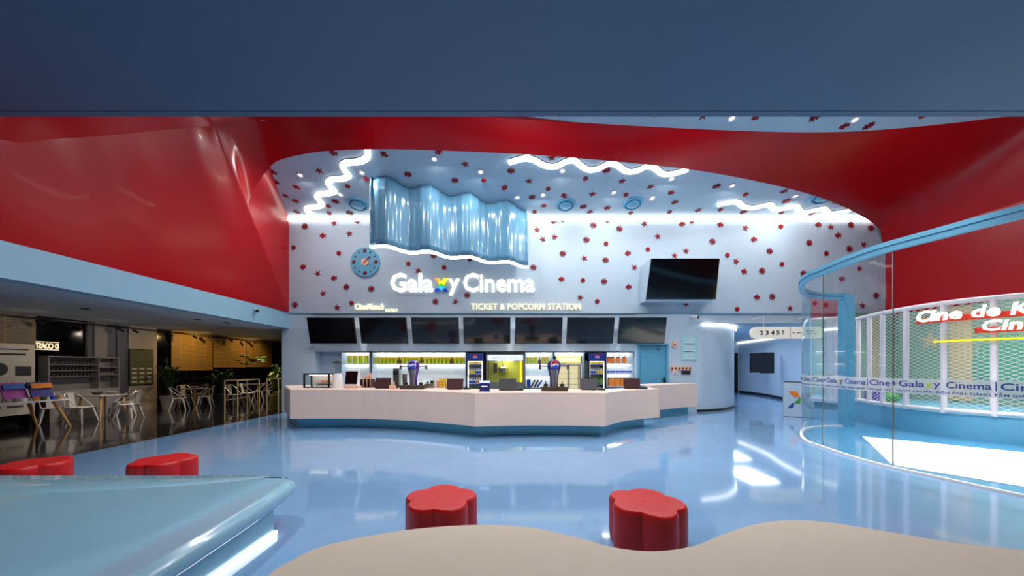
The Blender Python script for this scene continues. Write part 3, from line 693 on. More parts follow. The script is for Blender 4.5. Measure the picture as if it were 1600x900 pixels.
# lit shelf units
def shelf_unit(x0, x1, shelves, label, z0=.9, z1=2.14):
    cx = (x0+x1)/2; wd = x1-x0; y0, y1 = 12.12, 12.5
    t = thing('lit_shelf_unit', label, 'shelf unit', (cx, 12.3, z0)); g = G()
    for s in (-1, 1): g.box((s*(wd/2+.012), 0, (z1-z0)/2), (.025, .38, z1-z0))
    g.box((0, 0, z1-z0+.012), (wd+.05, .38, .025)); g.box((0, 0, 0), (wd+.05, .38, .025)); obj('carcass', g, M['wall'], t)
    g = G(); g.box((0, .175, (z1-z0)/2), (wd, .02, z1-z0)); obj('back_panel', g, M['shelfglow'], t)
    for i, z in enumerate(shelves):
        g = G(); g.box((0, 0, z-z0), (wd, .34, .03)); s_ = obj('shelf', g, M['wall'], t)
        g = G(); g.box((0, .12, z-z0-.03), (wd-.04, .03, .025)); obj('led_strip', g, M['led2'], s_)
    g = G(); g.box((0, .12, z1-z0-.02), (wd-.04, .03, .025)); obj('led_strip', g, M['led2'], t)
    return t
sx = lambda px: (px-794)/42.8
shelf_unit(sx(535), sx(577), [1.72], 'narrow lit shelf unit at the left end of the service wall')
shelf_unit(sx(583), sx(727), [1.72], 'long lit shelf unit with a full row of yellow snack bags')
shelf_unit(sx(821.5), sx(863), [1.72, 1.27], 'lit shelf unit between popcorn machine and white display cooler')
shelf_unit(sx(867), sx(912), [], 'lit niche behind the white two-door display cooler')
shelf_unit(sx(948), sx(988), [1.74, 1.35], 'lit shelf unit nearest the blue door, orange jars on its top shelf')

# things on the shelves
def small(name, g_m_list, label, cat, loc, group):
    t = thing(name, label, cat, loc, group=group)
    for nm, g, m in g_m_list: obj(nm, g, m, t)
    return t
def bag_parts(c1, c2):
    g = G(); g.cyl((0, 0, 0), (0, 0, .16), .05, .062, 10)
    g2 = G()
    for i in range(7):
        a = i*.9; g2.box((.035*math.cos(a), .035*math.sin(a), .19+.02*(i % 2)), (.05, .05, .05), rz=a)
    return [('tub', g, c1), ('popcorn', g2, c2)]
p0 = small('snack_tub', bag_parts(M['lime'], M['yellow']), 'yellow-green snack tub in the tightly packed row on the long lit shelf', 'snack tub', (sx(587), 12.2, 1.735), 'snack tubs on the long lit shelf')
n = 24; skip = (6, 12, 20)
for i in range(1, n):
    if i in skip: continue
    dup(p0, (sx(588)+i*(sx(723)-sx(588))/(n-1), 12.2, 1.735), i*.7)
for i in range(n-1): dup(p0, (sx(590.5)+i*(sx(723)-sx(588))/(n-1), 12.36, 1.735), i*.4+.3, 'yellow-green snack tub in the rear row on the long lit shelf', 'rear snack tubs on the long lit shelf')
for k, (px, lb) in enumerate(((545, 'first from the left'), (553.5, 'second from the left'), (562, 'third from the left'), (570.5, 'fourth from the left'))):
    o = dup(p0, (sx(px), 12.22, 1.735), k, 'yellow-blue snack tub %s in the narrow lit shelf unit' % lb, 'tubs in the narrow shelf unit'); o.scale = (1.25,)*3
for k, px in enumerate((825, 831, 837, 849, 855)):
    dup(p0, (sx(px), 12.2, 1.735), k, 'yellow-green snack tub on the shelf just right of the popcorn machine', 'snack tubs right of the popcorn machine')
g = G(); g.lathe([(.05, 0), (.055, .02), (.055, .11), (.02, .16), (.018, .22)], n=12); g2 = G(); g2.cyl((0, 0, .22), (0, 0, .24), .02, n=10)
bt = small('brown_bottle', [('body', g, M['brown']), ('cap', g2, M['black'])], 'brown bottle among the snack tubs, leftmost of three on the long lit shelf', 'bottle', (sx(588)+6*(sx(723)-sx(588))/23, 12.2, 1.735), 'brown bottles among the snack tubs')
dup(bt, (sx(588)+12*(sx(723)-sx(588))/23, 12.2, 1.735), 0, 'brown bottle among the snack tubs, middle of three on the long lit shelf')
dup(bt, (sx(588)+20*(sx(723)-sx(588))/23, 12.2, 1.735), 0, 'brown bottle among the snack tubs, rightmost of three on the long lit shelf')
dup(bt, (sx(843), 12.15, 1.735), 0, 'brown bottle on the lit shelf right of the popcorn machine')
g = G(); g.lathe([(.07, 0), (.08, .02), (.08, .17), (.065, .19)], n=14); g2 = G(); g2.cyl((0, 0, .19), (0, 0, .225), .06, n=14); g3 = G(); g3.cyl((.02, 0, .225), (.05, 0, .32), .006, n=6)
jr = small('orange_jar', [('jar', g, M['orange']), ('lid', g2, M['brown']), ('straw', g3, M['redcut'])], 'orange jar, leftmost of four on the shelf nearest the blue door', 'jar', (sx(951)+.02, 12.2, 1.755), 'orange jars on the right lit shelf')
for px, l in ((957.5, 'second of four'), (966.5, 'third of four'), (976, 'rightmost of four')): dup(jr, (sx(px), 12.2, 1.755), 0, 'orange jar, %s on the shelf nearest the blue door' % l)
g = G(); g.lathe([(.035, 0), (.045, .01), (.04, .12), (.015, .17), (.015, .2)], n=10); g2 = G(); g2.cyl((0, 0, .045), (0, 0, .11), .046, n=10)
bb = small('blue_label_bottle', [('bottle', g, M['white']), ('label', g2, M['bluep'])], 'small clear bottle with a blue label in the row under the orange jars', 'bottle', (sx(951), 12.18, 1.365), 'blue-label bottles on the right lit shelf')
for i in range(1, 9): dup(bb, (sx(951)+i*.103, 12.18, 1.365))
for i, l in enumerate(('left', 'second', 'third', 'right')):
    g = G(); g.box((0, 0, .14), (.19, .2, .28)); g2 = G(); g2.box((0, 0, .285), (.2, .21, .02))
    small('orange_box', [('body', g, M['orange']), ('lid', g2, M['brown'])], 'orange box on the lowest lit shelf by the blue door, %s of four' % l, 'box', (sx(956)+i*.21, 12.25, .915), 'orange boxes on the lowest lit shelf')

# drinks fridges
def fridge(x, label, side):
    W, D, H = .64, .62, 2.1
    t = thing('drinks_fridge', label, 'fridge', (x, 11.95, 0)); g = G()
    for s in (-1, 1): g.box((s*(W/2-.03), 0, H/2), (.06, D, H))
    g.box((0, 0, .14), (W, D, .28)); g.box((0, .28, H/2), (W, .05, H)); g.box((0, 0, H-.14), (W, D, .28)); obj('cabinet', g, M['black'], t, bevel=.004)
    g = G(); g.box((0, -.32, H-.14), (W-.04, .02, .24)); hd = obj('header_panel', g, M['navy'], t)
    g = G(); g.cyl((0, -.335, H-.14), (0, -.345, H-.14), .07, n=20); obj('round_emblem', g, M['white'], hd)
    g = G(); g.plate([(.06*math.cos(a), .06*math.sin(a)+.005) for a in [PI*i/10 for i in range(11)]], (0, -.346, H-.135), (1, 0, 0), (0, 0, 1), .004); e = obj('red_half', g, M['redmat'], hd)
    g = G(); g.plate([(.06*math.cos(a), .06*math.sin(a)-.005) for a in [-PI*i/10 for i in range(11)]][::-1], (0, -.346, H-.145), (1, 0, 0), (0, 0, 1), .004); obj('blue_half', g, M['bluep'], hd)
    g = G(); g.box((0, .245, 1.05), (W-.13, .01, 1.5)); obj('back_panel', g, M['shelfglow'], t)
    g = G()
    for s in (-1, 1): g.box((s*(W/2-.075), -.26, 1.05), (.02, .02, 1.5))
    g.box((0, -.25, 1.80), (W-.14, .04, .02))
    obj('led_strip', g, M['led'], t)
    for k in range(5):
        g = G(); z = .32+.34*k; g.box((0, 0, z), (W-.12, .46, .015)); s_ = obj('shelf', g, M['steel'], t)
        g = G(); g.box((0, -.235, z+.012), (W-.12, .01, .022)); obj('price_rail', g, M['bluep'], s_)
    g = G(); g.box((0, -.325, 1.05), (W-.06, .012, 1.54)); dr = obj('glass_door', g, M['smallglass'], t)
    g = G()
    for s in (-1, 1): g.box((s*(W/2-.045), -.325, 1.05), (.03, .03, 1.56))
    g.box((0, -.325, .27), (W-.06, .03, .03)); obj('door_frame', g, M['black'], dr)
    g = G(); g.box((-W/2+.05, -.355, 1.1), (.02, .03, .3)); obj('handle', g, M['steel'], dr)
    return t
can0 = {}
def can(kind, c, locn, side):
    nm = {'yellow': 'yellow', 'white': 'white', 'orange': 'orange', 'green': 'green', 'blue': 'blue'}[kind]
    if kind not in can0:
        g = G(); g.lathe([(.022, 0), (.028, .01), (.028, .12), (.014, .18), (.012, .22)], n=10); g2 = G(); g2.cyl((0, 0, .04), (0, 0, .12), .0295, n=10); g3 = G(); g3.cyl((0, 0, .22), (0, 0, .235), .014, n=8)
        o = small('drink_bottle', [('bottle', g, M['white'] if kind != 'green' else M['green']), ('label', g2, c), ('cap', g3, c)], '', 'bottle', locn, None); can0[kind] = o
    else: o = dup(can0[kind], locn)
    return o
for fx, side in (((743-794)/F*11.8, 'left'), ((931-794)/F*11.8, 'right')):
    fridge(fx, 'tall black drinks fridge with navy header, %s' % ('left of the popcorn machine' if side == 'left' else 'right of the white display cooler'), side)
    rows_ = [(1.69, ['yellow']*8), (1.35, ['yellow']*4+['white']*4 if side == 'left' else ['white']*4+['yellow']*4), (1.01, ['white']*4+['orange']*4 if side == 'left' else ['green']*8), (.67, ['green']*8 if side == 'left' else ['blue']*8)]
    for r, (z, ks) in enumerate(rows_):
        for i, k in enumerate(ks):
            o = can(k, M[{'yellow': 'yellow', 'white': 'bluep', 'orange': 'orange', 'green': 'leafy', 'blue': 'violet'}[k]], (fx-.215+i*.0615, 11.80, z), side)
            sh = ['top', 'second', 'third', 'fourth'][r]
            col = {'yellow': 'yellow-labelled', 'white': 'blue-labelled', 'orange': 'orange', 'green': 'green', 'blue': 'violet-labelled'}[k]
            o['label'] = '%s bottle on the %s shelf of the drinks fridge %s' % (col, sh, 'left of the popcorn machine' if side == 'left' else 'right of the white cooler'); o['category'] = 'bottle'
            o['group'] = 'bottles, %s shelf of the %s fridge, %s' % (sh, side, col)

# popcorn machine
pm = thing('popcorn_machine', 'wide popcorn warmer with backlit blue header and olive interior behind the counter', 'popcorn machine', ((789.5-794)/F*11.8, 11.95, 0))
W, H, D = 1.34, 2.13, .6
g = G()
for s in (-1, 1): g.box((s*(W/2-.03), 0, H/2), (.06, D, H))
g.box((0, 0, .45), (W, D, .9)); g.box((0, 0, H-.03), (W, D, .06)); g.box((0, .27, H/2), (W, .04, H)); obj('cabinet', g, M['steel'], pm, bevel=.004)
g = G(); g.box((0, -.305, H-.04), (W+.02, .02, .08)); obj('top_edge', g, M['black'], pm)
g = G(); g.box((0, -.31, H-.19), (W-.1, .02, .20)); hd = obj('header_panel', g, M['backlit'], pm)
g = G(); g.box((-.22, -.325, H-.19), (.5, .01, .10)); g.box((.28, -.325, H-.2), (.35, .01, .07)); obj('header_print', g, M['white'], hd)
g = G(); g.box((0, .2, 1.35), (W-.14, .02, .96)); obj('back_panel', g, M['popglass'], pm)
g = G(); g.box((W/2-.11, -.0, 1.35), (.06, .4, .96)); obj('side_light_panel', g, M['backlity'], pm)
g = G(); g.lathe([(.16, 0), (.18, .05), (.18, .16), (.14, .2)], (-.08, 0, 1.42), 20); kt = obj('kettle', g, M['steel'], pm, smooth=True)
g = G(); g.cyl((-.08, 0, 1.62), (-.14, 0, 1.84), .015); g.cyl((-.2, 0, 1.5), (-.3, 0, 1.52), .012); obj('kettle_arm', g, M['darksteel'], kt)
g = G(); g.box((-.36, .05, 1.58), (.14, .12, .34)); obj('control_box', g, M['darksteel'], pm)
g = G(); g.box((0, -.31, .92), (W-.06, .02, .32)); obj('tray_front', g, M['steel'], pm)
g = G(); g.box((0, -.3, 1.42), (W-.12, .008, .72)); obj('glass_front', g, M['smallglass'], pm)
area('popcorn_lamp', (pm.location.x, 11.9, 1.88), .6, 7, (1, .9, .6), sy=.2)
# white two-door cooler
wc = thing('display_cooler', 'white two-door display cooler with yellow lit header behind the counter', 'cooler', ((887-794)/F*11.75, 11.85, 0))
W, H, D = .92, 2.0, .5
g = G()
for s in (-1, 1): g.box((s*(W/2-.02), 0, H/2), (.04, D, H))
g.box((0, 0, .4), (W, D, .8)); g.box((0, 0, H-.15), (W, D, .3)); g.box((0, .23, H/2), (W, .03, H)); obj('cabinet', g, M['white'], wc, bevel=.004)
g = G(); g.box((0, -.26, H-.13), (W-.1, .02, .2)); hd = obj('header_panel', g, M['backlity'], wc)
g = G(); g.box((0, -.275, H-.13), (W-.2, .01, .12)); obj('header_print', g, M['letterdim'], hd)
g = G(); g.box((0, .2, 1.25), (W-.1, .01, .85)); obj('back_panel', g, mat('warm_lit_panel', (250, 236, 190), .5, emit=.55), wc)
for s in (-1, 1):
    g = G(); g.box((s*.215, -.262, 1.25), (.40, .01, .86)); dr = obj('glass_door', g, M['smallglass'], wc)
    g = G()
    for a in (-1, 1): g.box((s*.215+a*.195, -.265, 1.25), (.03, .03, .9))
    for z in (.82, 1.68): g.box((s*.215, -.265, z), (.42, .03, .03))
    obj('door_frame', g, M['steel'], dr)
for z in (1.0, 1.2, 1.4): g = G(); g.box((0, 0, z), (W-.1, .4, .012)); obj('shelf', g, M['white'], wc)

# ------------------------------------------------------------------ things standing on the counter
def at(px, Y, dz=0): return (X_(px, Y), Y, CT+dz)
t = thing('pastry_case', 'small glass pastry display with black frame at the left end of the counter', 'display case', at(500.5, 9.45))
W, D, H = .73, .40, .40; g = G()
for a in (-1, 1):
    for b in (-1, 1): g.box((a*(W/2-.02), b*(D/2-.02), H/2), (.04, .04, H))
    g.box((0, a*(D/2-.02), H-.02), (W, .04, .04)); g.box((a*(W/2-.02), 0, H-.02), (.04, D, .04))
g.box((0, 0, .01), (W, D, .02)); obj('frame', g, M['black'], t)
g = G(); g.box((0, D/2-.03, H/2), (W-.08, .01, H-.08)); obj('back_panel', g, M['shelfglow'], t)
g = G(); g.box((0, -D/2+.015, H/2), (W-.08, .008, H-.08)); obj('glass', g, M['smallglass'], t)
g = G(); g.box((0, 0, H-.05), (W-.12, .04, .015)); obj('lamp', g, M['led'], t)
g = G(); g.box((.08, 0, .15), (.5, .26, .01)); obj('tray', g, M['peach'], t)
for i, (x, s, nm) in enumerate(((.02, .05, 'left'), (.13, .06, 'right'))):
    g = G(); g.lathe([(.03, 0), (s, .02), (s*.8, .05), (.01, .06)], n=12)
    tag(obj('pastry', g, M['orange'], smooth=True), 'small golden pastry on the tray in the glass case, %s one' % nm, 'pastry', 'pastries in the glass case').location = (t.location.x+x+.05, t.location.y, CT+.156)
t = thing('blender', 'white countertop blender with clear jug beside the pastry case', 'blender', at(527.5, 9.35))
g = G(); g.lathe([(.13, 0), (.14, .03), (.12, .3), (.10, .40)], n=20); obj('base', g, M['white'], t, smooth=True)
g = G(); g.lathe([(.08, .40), (.085, .42), (.115, .68), (.11, .69)], n=20); obj('jug', g, M['smallglass'], t, smooth=True)
g = G(); g.lathe([(.12, .69), (.12, .72), (.05, .73), (.04, .75)], n=20); obj('lid', g, M['black'], t)
t = thing('payment_terminal', 'white upright terminal with rounded dark screen left of the maroon tablet', 'terminal', at(550, 9.2))
g = G(); g.box((0, 0, .28), (.40, .05, .46), rx=math.radians(-12)); obj('casing', g, M['white'], t, bevel=.02)
g = G(); g.box((0, -.035, .285), (.33, .015, .36), rx=math.radians(-12)); obj('display', g, M['screen'], t, bevel=.01)
g = G(); g.box((0, .06, .03), (.42, .26, .06)); obj('foot', g, M['peach'], t, bevel=.01)
t = thing('cup_organizer', 'dark organiser box of lids and cups right of the white terminal', 'organiser', at(574.5, 9.45))
g = G(); g.box((0, 0, .01), (.3, .24, .02)); [g.box((x, 0, .12), (.015, .24, .24)) for x in (-.15, -.05, .05, .15)]; g.box((0, .12, .12), (.3, .015, .24)); obj('box', g, M['maroon'], t)
g = G(); [g.cyl((x, 0, .02), (x, 0, .3+.05*i), .035, .045, 12) for i, x in enumerate((-.1, 0, .1))]; obj('cup_stack', g, M['peach'], t)
def pos(px, Y, rz, label, scr='maroon', s=1.0, face=False):
    t = thing('order_tablet', label, 'order tablet', at(px, Y), rz, 'order tablets on the counter')
    g = G(); g.box((0, 0, .15), (.42*s, .025, .30), rx=math.radians(-32 if not face else -20)); obj('display_back', g, M[scr], t, bevel=.006)
    g = G(); g.box((0, .24, .13), (.30*s, .02, .28), rx=math.radians(34)); obj('rear_display', g, M['black'], t, bevel=.005)
    g = G(); g.box((0, .09, .012), (.36*s, .28, .024)); obj('foot', g, M['black'], t, bevel=.005)
    g = G(); g.box((.30*s, .05, .02), (.18, .12, .04)); obj('card_reader', g, M['black'], t)
    return t
pos(598, 9.0, 0, 'maroon-backed order tablet between cup organiser and steel grinder')
pos(711, 8.55, .05, 'maroon-backed order tablet left of the small blue box')
pos(793, 8.2, 0, 'grey-backed order tablet standing upright in front of the popcorn machine', 'grey', 1.0, True)
pos(920, 8.4, -.35, 'grey-backed order tablet in front of the right drinks fridge', 'grey')
pos(987, 8.85, -.3, 'maroon-backed order tablet at the right end of the counter', 'maroon')
t = thing('card_holder', 'small peach card holder on the counter next to the leftmost maroon tablet', 'card holder', at(613.5, 8.75))
g = G(); g.box((0, 0, .05), (.16, .08, .1)); obj('box', g, M['peach'], t); g = G(); g.box((0, .01, .14), (.1, .01, .1)); obj('card', g, M['paper'], t)
t = thing('coffee_grinder', 'tall steel coffee grinder on the counter left of the violet soda tower', 'coffee grinder', at(620.5, 9.5))
g = G(); g.box((0, 0, .27), (.17, .2, .54)); obj('body', g, M['steel'], t, bevel=.01)
g = G(); g.box((0, -.11, .42), (.15, .03, .10)); obj('spout', g, M['black'], t); g = G(); g.box((0, 0, .03), (.24, .3, .06)); obj('base', g, M['darksteel'], t)
g = G(); g.cyl((.22, 0, .06), (.22, 0, .36), .06, .07, 14); g.cyl((.22, 0, .36), (.22, 0, .38), .075, n=14); obj('canister', g, M['steel'], t)
def tower(px, Y, m, label, arms):
    t = thing('soda_tower', label, 'soda tower', at(px, Y)); g = G()
    prof = [(.10, .10), (.095, .16), (.10, .30), (.13, .45), (.16, .56), (.165, .64), (.13, .72), (.05, .76), (.01, .765)]
    g.lathe(prof, n=24)
    for v in g.bm.verts: v.co.y *= .7
    b = obj('tower_body', g, M[m], t, smooth=True)
    g = G(); g.lathe([(.06, .1), (.065, .3), (.09, .46), (.105, .52)], n=20)
    for v in g.bm.verts: v.co.y = v.co.y*.5-.07
    obj('front_plate', g, M['steel'], t, smooth=True)
    g = G(); g.cyl((0, -.10, .63), (0, -.135, .63), .10, n=28); e = obj('round_badge', g, M['white'], t)
    g = G(); g.plate([(.088*math.cos(a), .088*math.sin(a)) for a in [PI*i/12 for i in range(13)]]+[(-.04, .01), (.03, .035)], (0, -.136, .64), (1, 0, 0), (0, 0, 1), .006); obj('red_wave', g, M['redmat'] if m == 'navy' else M['violet'], e)
    g = G(); g.plate([(.088*math.cos(a), .088*math.sin(a)) for a in [PI+PI*i/12 for i in range(13)]]+[(.03, .01), (-.03, -.02)], (0, -.136, .615), (1, 0, 0), (0, 0, 1), .006); obj('blue_wave', g, M['bluep'], e)
    g = G(); g.box((0, 0, .05), (.62, .34, .10)); g.box((0, -.02, .105), (.5, .26, .01)); obj('drip_tray', g, M['darksteel'], t, bevel=.006)
    for a in arms:
        g = G(); g.cyl((a*.12, 0, .60), (a*.34, 0, .60), .022); g.cyl((a*.34, 0, .64), (a*.34, 0, .52), .03); g.cyl((a*.12, 0, .66), (a*.3, 0, .67), .014); obj('tap', g, M['steel'], t)
    for a in (-1, 1):
        g = G(); g.cyl((a*.2, 0, .10), (a*.2, 0, .17), .05, n=12); g.cyl((a*.2, 0, .17), (a*.2, 0, .24), .012, n=8); obj('valve', g, M['darksteel'], t)
    return t
tower(646, 8.8, 'violet', 'violet soda tower with side taps on a steel drip tray left of centre', (-1, 1))
tower(865.5, 8.1, 'navy', 'navy soda tower with white round badge on a dark steel tray', (-1, 1))
t = thing('syrup_tray', 'low steel tray beside the violet soda tower', 'tray', at(672, 9.3))
g = G(); g.box((0, 0, .06), (.24, .26, .12)); obj('tray', g, M['steel'], t, bevel=.006); g = G(); [g.cyl((x, 0, .12), (x, 0, .17), .03, n=10) for x in (-.06, .06)]; obj('nozzle', g, M['black'], t)
t = thing('blue_box', 'small navy printed box with white top on the front of the counter', 'box', at(757.5, 7.95))
g = G(); g.box((0, 0, .11), (.235, .18, .18)); g.box((0, 0, .01), (.24, .19, .02)); obj('body', g, M['navy'], t)
g = G(); g.box((0, -.093, .12), (.15, .004, .03)); obj('print', g, M['white'], t)
g = G(); g.box((0, 0, .225), (.235, .16, .05)); obj('paper_stack', g, M['backlit'], t)
for i, (px, m, h, r, lb) in enumerate(((675, 'black', .20, .05, 'black cup stack right of the steel tray'), (680, 'white', .24, .05, 'white cup stack beside the black cup stack'), (685.5, 'peach', .18, .05, 'peach cup stack left of the yellow basket'))):
    g = G(); [g.cyl((0, 0, z*.03), (0, 0, z*.03+.05), r*.8, r, 12) for z in range(int(h/.03))]; o = tag(obj('cup_stack', g, M[m]), lb, 'cups', 'cup stacks behind the counter'); o.location = at(px, 9.35)
t = thing('yellow_basket', 'yellow wire basket of snacks behind the counter left of the maroon tablet', 'basket', at(694.5, 9.3))
g = G()
for z in (.02, .1, .18, .25): g.tube([(-.16, -.1, z), (.16, -.1, z), (.16, .1, z), (-.16, .1, z)], .008, 6, True)
for x in (-.16, -.08, 0, .08, .16):
    for y in (-.1, .1): g.cyl((x, y, .02), (x, y, .25), .006, n=6)
obj('wire_frame', g, M['wood'], t)
for i, x in enumerate((-.1, 0, .1)): g = G(); g.box((x, 0, .14), (.07, .14, .22), ry=.1*(i-1)); tag(obj('snack_packet', g, M['yellow']), 'yellow packet standing in the wire basket, %s of three' % ('left', 'middle', 'right')[i], 'packet', 'packets in the wire basket').location = t.location
for i, (px, c, rx) in enumerate(((826, 'navy', 0), (833, 'grey', .5), (838, 'grey', .5), (843, 'navy', .6))):
    g = G(); g.box((0, 0, .14), (.12 if i == 0 else .05, .24, .28), ry=rx); o = tag(obj('folder', g, M[c]), ['upright navy folder on the back worktop right of the popcorn machine', 'grey leaning folder next to the upright navy one', 'grey leaning folder, second from the navy tower', 'navy leaning folder nearest the navy soda tower'][i], 'folder', 'folders on the back worktop'); o.location = (X_(px, 11.75), 11.75, .891)

# ------------------------------------------------------------------ fittings on the right part of the wall
def wallbox(name, px0, px1, py0, py1, th, m, label, cat, Y=11.99):
    a = P(px0, py1, Y); b = P(px1, py0, Y); t = thing(name, label, cat, ((a.x+b.x)/2, Y, a.z)); g = G(); g.box((0, -th/2, (b.z-a.z)/2), (b.x-a.x, th, b.z-a.z)); obj('plate', g, m, t, bevel=.004)
    t['w'] = b.x-a.x; t['h'] = b.z-a.z; return t
t = wallbox('notice_board', 1065, 1089.5, 524.5, 562.5, .02, M['mint'], 'mint green notice board with lines of small print beside the blue door', 'notice board')
g = G()
for i in range(17):
    if i in (5, 11): continue
    random.seed(i); wl = random.uniform(.3, .47); g.box((random.uniform(-.02, .02), -.024, .06+i*.047), (wl, .004, .015 if i % 6 else .022))
obj('printed_lines', g, M['white'], t)
g = G(); g.box((-.05, -.024, .30), (.3, .004, .018)); g.box((-.0, -.024, .58), (.36, .004, .018)); obj('dark_heading', g, M['grey'], t)
t = wallbox('fire_alarm', 1050, 1056, 534, 543, .06, M['peach'], 'small pale fire alarm box with dark button right of the blue door', 'alarm')
g = G(); g.cyl((0, -.06, t['h']/2), (0, -.075, t['h']/2), .03); obj('button', g, M['redcut'], t)
t = wallbox('hook_rail', 1046.5, 1080, 572.5, 578.5, .03, M['peach'], 'pale rail with six small black hooks above the counter end', 'hook rail')
for i in range(6): g = G(); g.box((-.32+i*.128, -.04, .07), (.05, .02, .06)); obj('hook', g, M['black'], t)
t = wallbox('call_button', 1051, 1056.5, 579, 584, .03, M['white'], 'small white and red button box under the black-hook rail', 'button box')
g = G(); g.box((0, -.035, .05), (.05, .01, .05)); obj('button', g, M['redcut'], t)
t = wallbox('switch_panel', 1064.5, 1078.5, 579, 585, .03, M['grey'], 'grey panel of light switches under the right end of the hook rail', 'switch panel')
for i in range(4): g = G(); g.box((-.11+i*.073, -.034, .07), (.05, .01, .09)); obj('switch', g, M['black'], t)
def camera_(px, py, Y, d, label):
    p = P(px, py, Y); t = thing('security_camera', label, 'security camera', tuple(p), group='security cameras')
    g = G(); g.cyl(tuple(d*-.10), tuple(d*-.06), .05, n=14); g.cyl(tuple(d*-.06), tuple(Vector((.0, 0, 0))), .02, n=8); obj('mount', g, M['white'], t)
    g = G(); ax = Vector((.14, -.12, -.05)); g.cyl((0, 0, 0), tuple(ax), .045, n=14); b = obj('body', g, M['white'], t)
    g = G(); g.cyl(tuple(ax), tuple(ax*1.25), .047, n=14); obj('lens_hood', g, M['black'], b)
camera_(1081, 494, 11.88, Vector((0, -1, 0)), 'small white security camera with black lens above the notice board')
camera_(399, 484, X_(399, 1)*0+WX/(X_(399, 1)) - .0, Vector((1, 0, 0)), 'small security camera on the blue beam below the red wall')
t = wallbox('low_sensor', 1100, 1106, 470, 472.5, .05, M['maroon'], 'small dark sensor on the wall under the boxed screen', 'sensor')
g = G(); g.box((.0, -.055, .02), (.03, .01, .02)); obj('lens', g, M['black'], t)
for ob in bpy.data.objects:
    for k in ('w', 'h'):
        if k in ob: del ob[k]
# ------------------------------------------------------------------ corridor
sgn = thing('room_number_sign', 'white lit lozenge sign with screen numbers 2 3 4 5 hanging at the corridor entrance', 'sign', (X_(1229, 11.5), 11.5, Z_(529, 11.5)))
W = X_(1285.5, 11.5)-X_(1172.5, 11.5); H = Z_(511, 11.5)-Z_(529, 11.5); r = H/2
out = [(W/2-r+r*math.cos(a), r+r*math.sin(a)) for a in [-PI/2+PI*i/12 for i in range(13)]]+[(-W/2+r+r*math.cos(a), r+r*math.sin(a)) for a in [PI/2+PI*i/12 for i in range(13)]]
g = G(); g.plate(out, (0, .06, 0), (1, 0, 0), (0, 0, 1), .12); obj('light_box', g, mat('lit_sign_face', (150, 148, 142), .5, emit=1.3), sgn)
g = G()
for x in (-.8, .8): g.cyl((x, .0, H), (x, 0, 3.35-sgn.location.z), .012); g.cyl((x, .0, 3.35-sgn.location.z), (x, .56, 3.35-sgn.location.z), .012)
obj('hanger', g, M['white'], sgn)
fn = lambda x, z, d: Vector((x, -.061-d, z))
qx = lambda px: X_(px, 11.44)-sgn.location.x
g = G()
for s, a, b in (('2', 1187.5, 1192.5), ('3', 1196, 1201), ('4', 1204.5, 1210), ('5', 1213, 1218)): text_g(s, qx(a), qx(b), .12, .27, fn, .008, .02, g=g)
obj('numerals', g, M['black'], sgn)
g = G(); x = qx(1223); g.box((x, -.066, .19), (.02, .01, .13)); g.plate([(x-.045, .23), (x+.045, .23), (x, .28)], (0, -.062, 0), (1, 0, 0), (0, 0, 1), .008); obj('arrow', g, M['black'], sgn)
g = G(); g.box((qx(1234.5), -.066, H/2), (.012, .01, H)); obj('divider', g, M['black'], sgn)
g = G(); text_g('WC', qx(1238), qx(1243), .17, .22, fn, .006, .01, g=g); g.box((qx(1248), -.066, .195), (.14, .008, .03)); g.box((qx(1265), -.066, .25), (.3, .008, .025)); g.box((qx(1268), -.066, .16), (.34, .008, .025)); obj('small_print', g, M['grey'], sgn)
for (px, Y, lb) in ((1181.5, 18.2, 'portrait black screen on the corridor wall, left of the pair'), (1198.5, 16.9, 'portrait black screen on the corridor wall, right of the pair')):
    p = P(px, 567, Y); t = thing('portrait_screen', lb, 'screen', (p.x, p.y, p.z-.5), math.radians(-12), 'portrait screens in the corridor')
    g = G(); g.box((0, 0, .5), (.62, .06, 1.06)); obj('casing', g, M['black'], t, bevel=.006)
    g = G(); g.box((0, -.035, .5), (.58, .01, 1.0)); obj('display', g, M['screen'], t)
    g = G(); g.cyl((0, .03, .5), (.0, .22, .5), .05); obj('wall_arm', g, M['black'], t)
g = G(); g.box((0, 0, .05), (.1, .03, .12)); o = tag(obj('wall_socket', g, M['black'], bevel=.004), 'small black socket low on the corridor wall right of the portrait screens', 'socket'); o.location = (13.32, 15.75, .55)
g = G(); g.box((0, 0, 0), (.25, .03, .15)); o = tag(obj('exit_sign', g, M['green'], bevel=.004), 'tiny green exit sign high at the far left of the corridor', 'exit sign'); o.location = (X_(1149, 20.9), 21.1, Z_(536, 20.9))
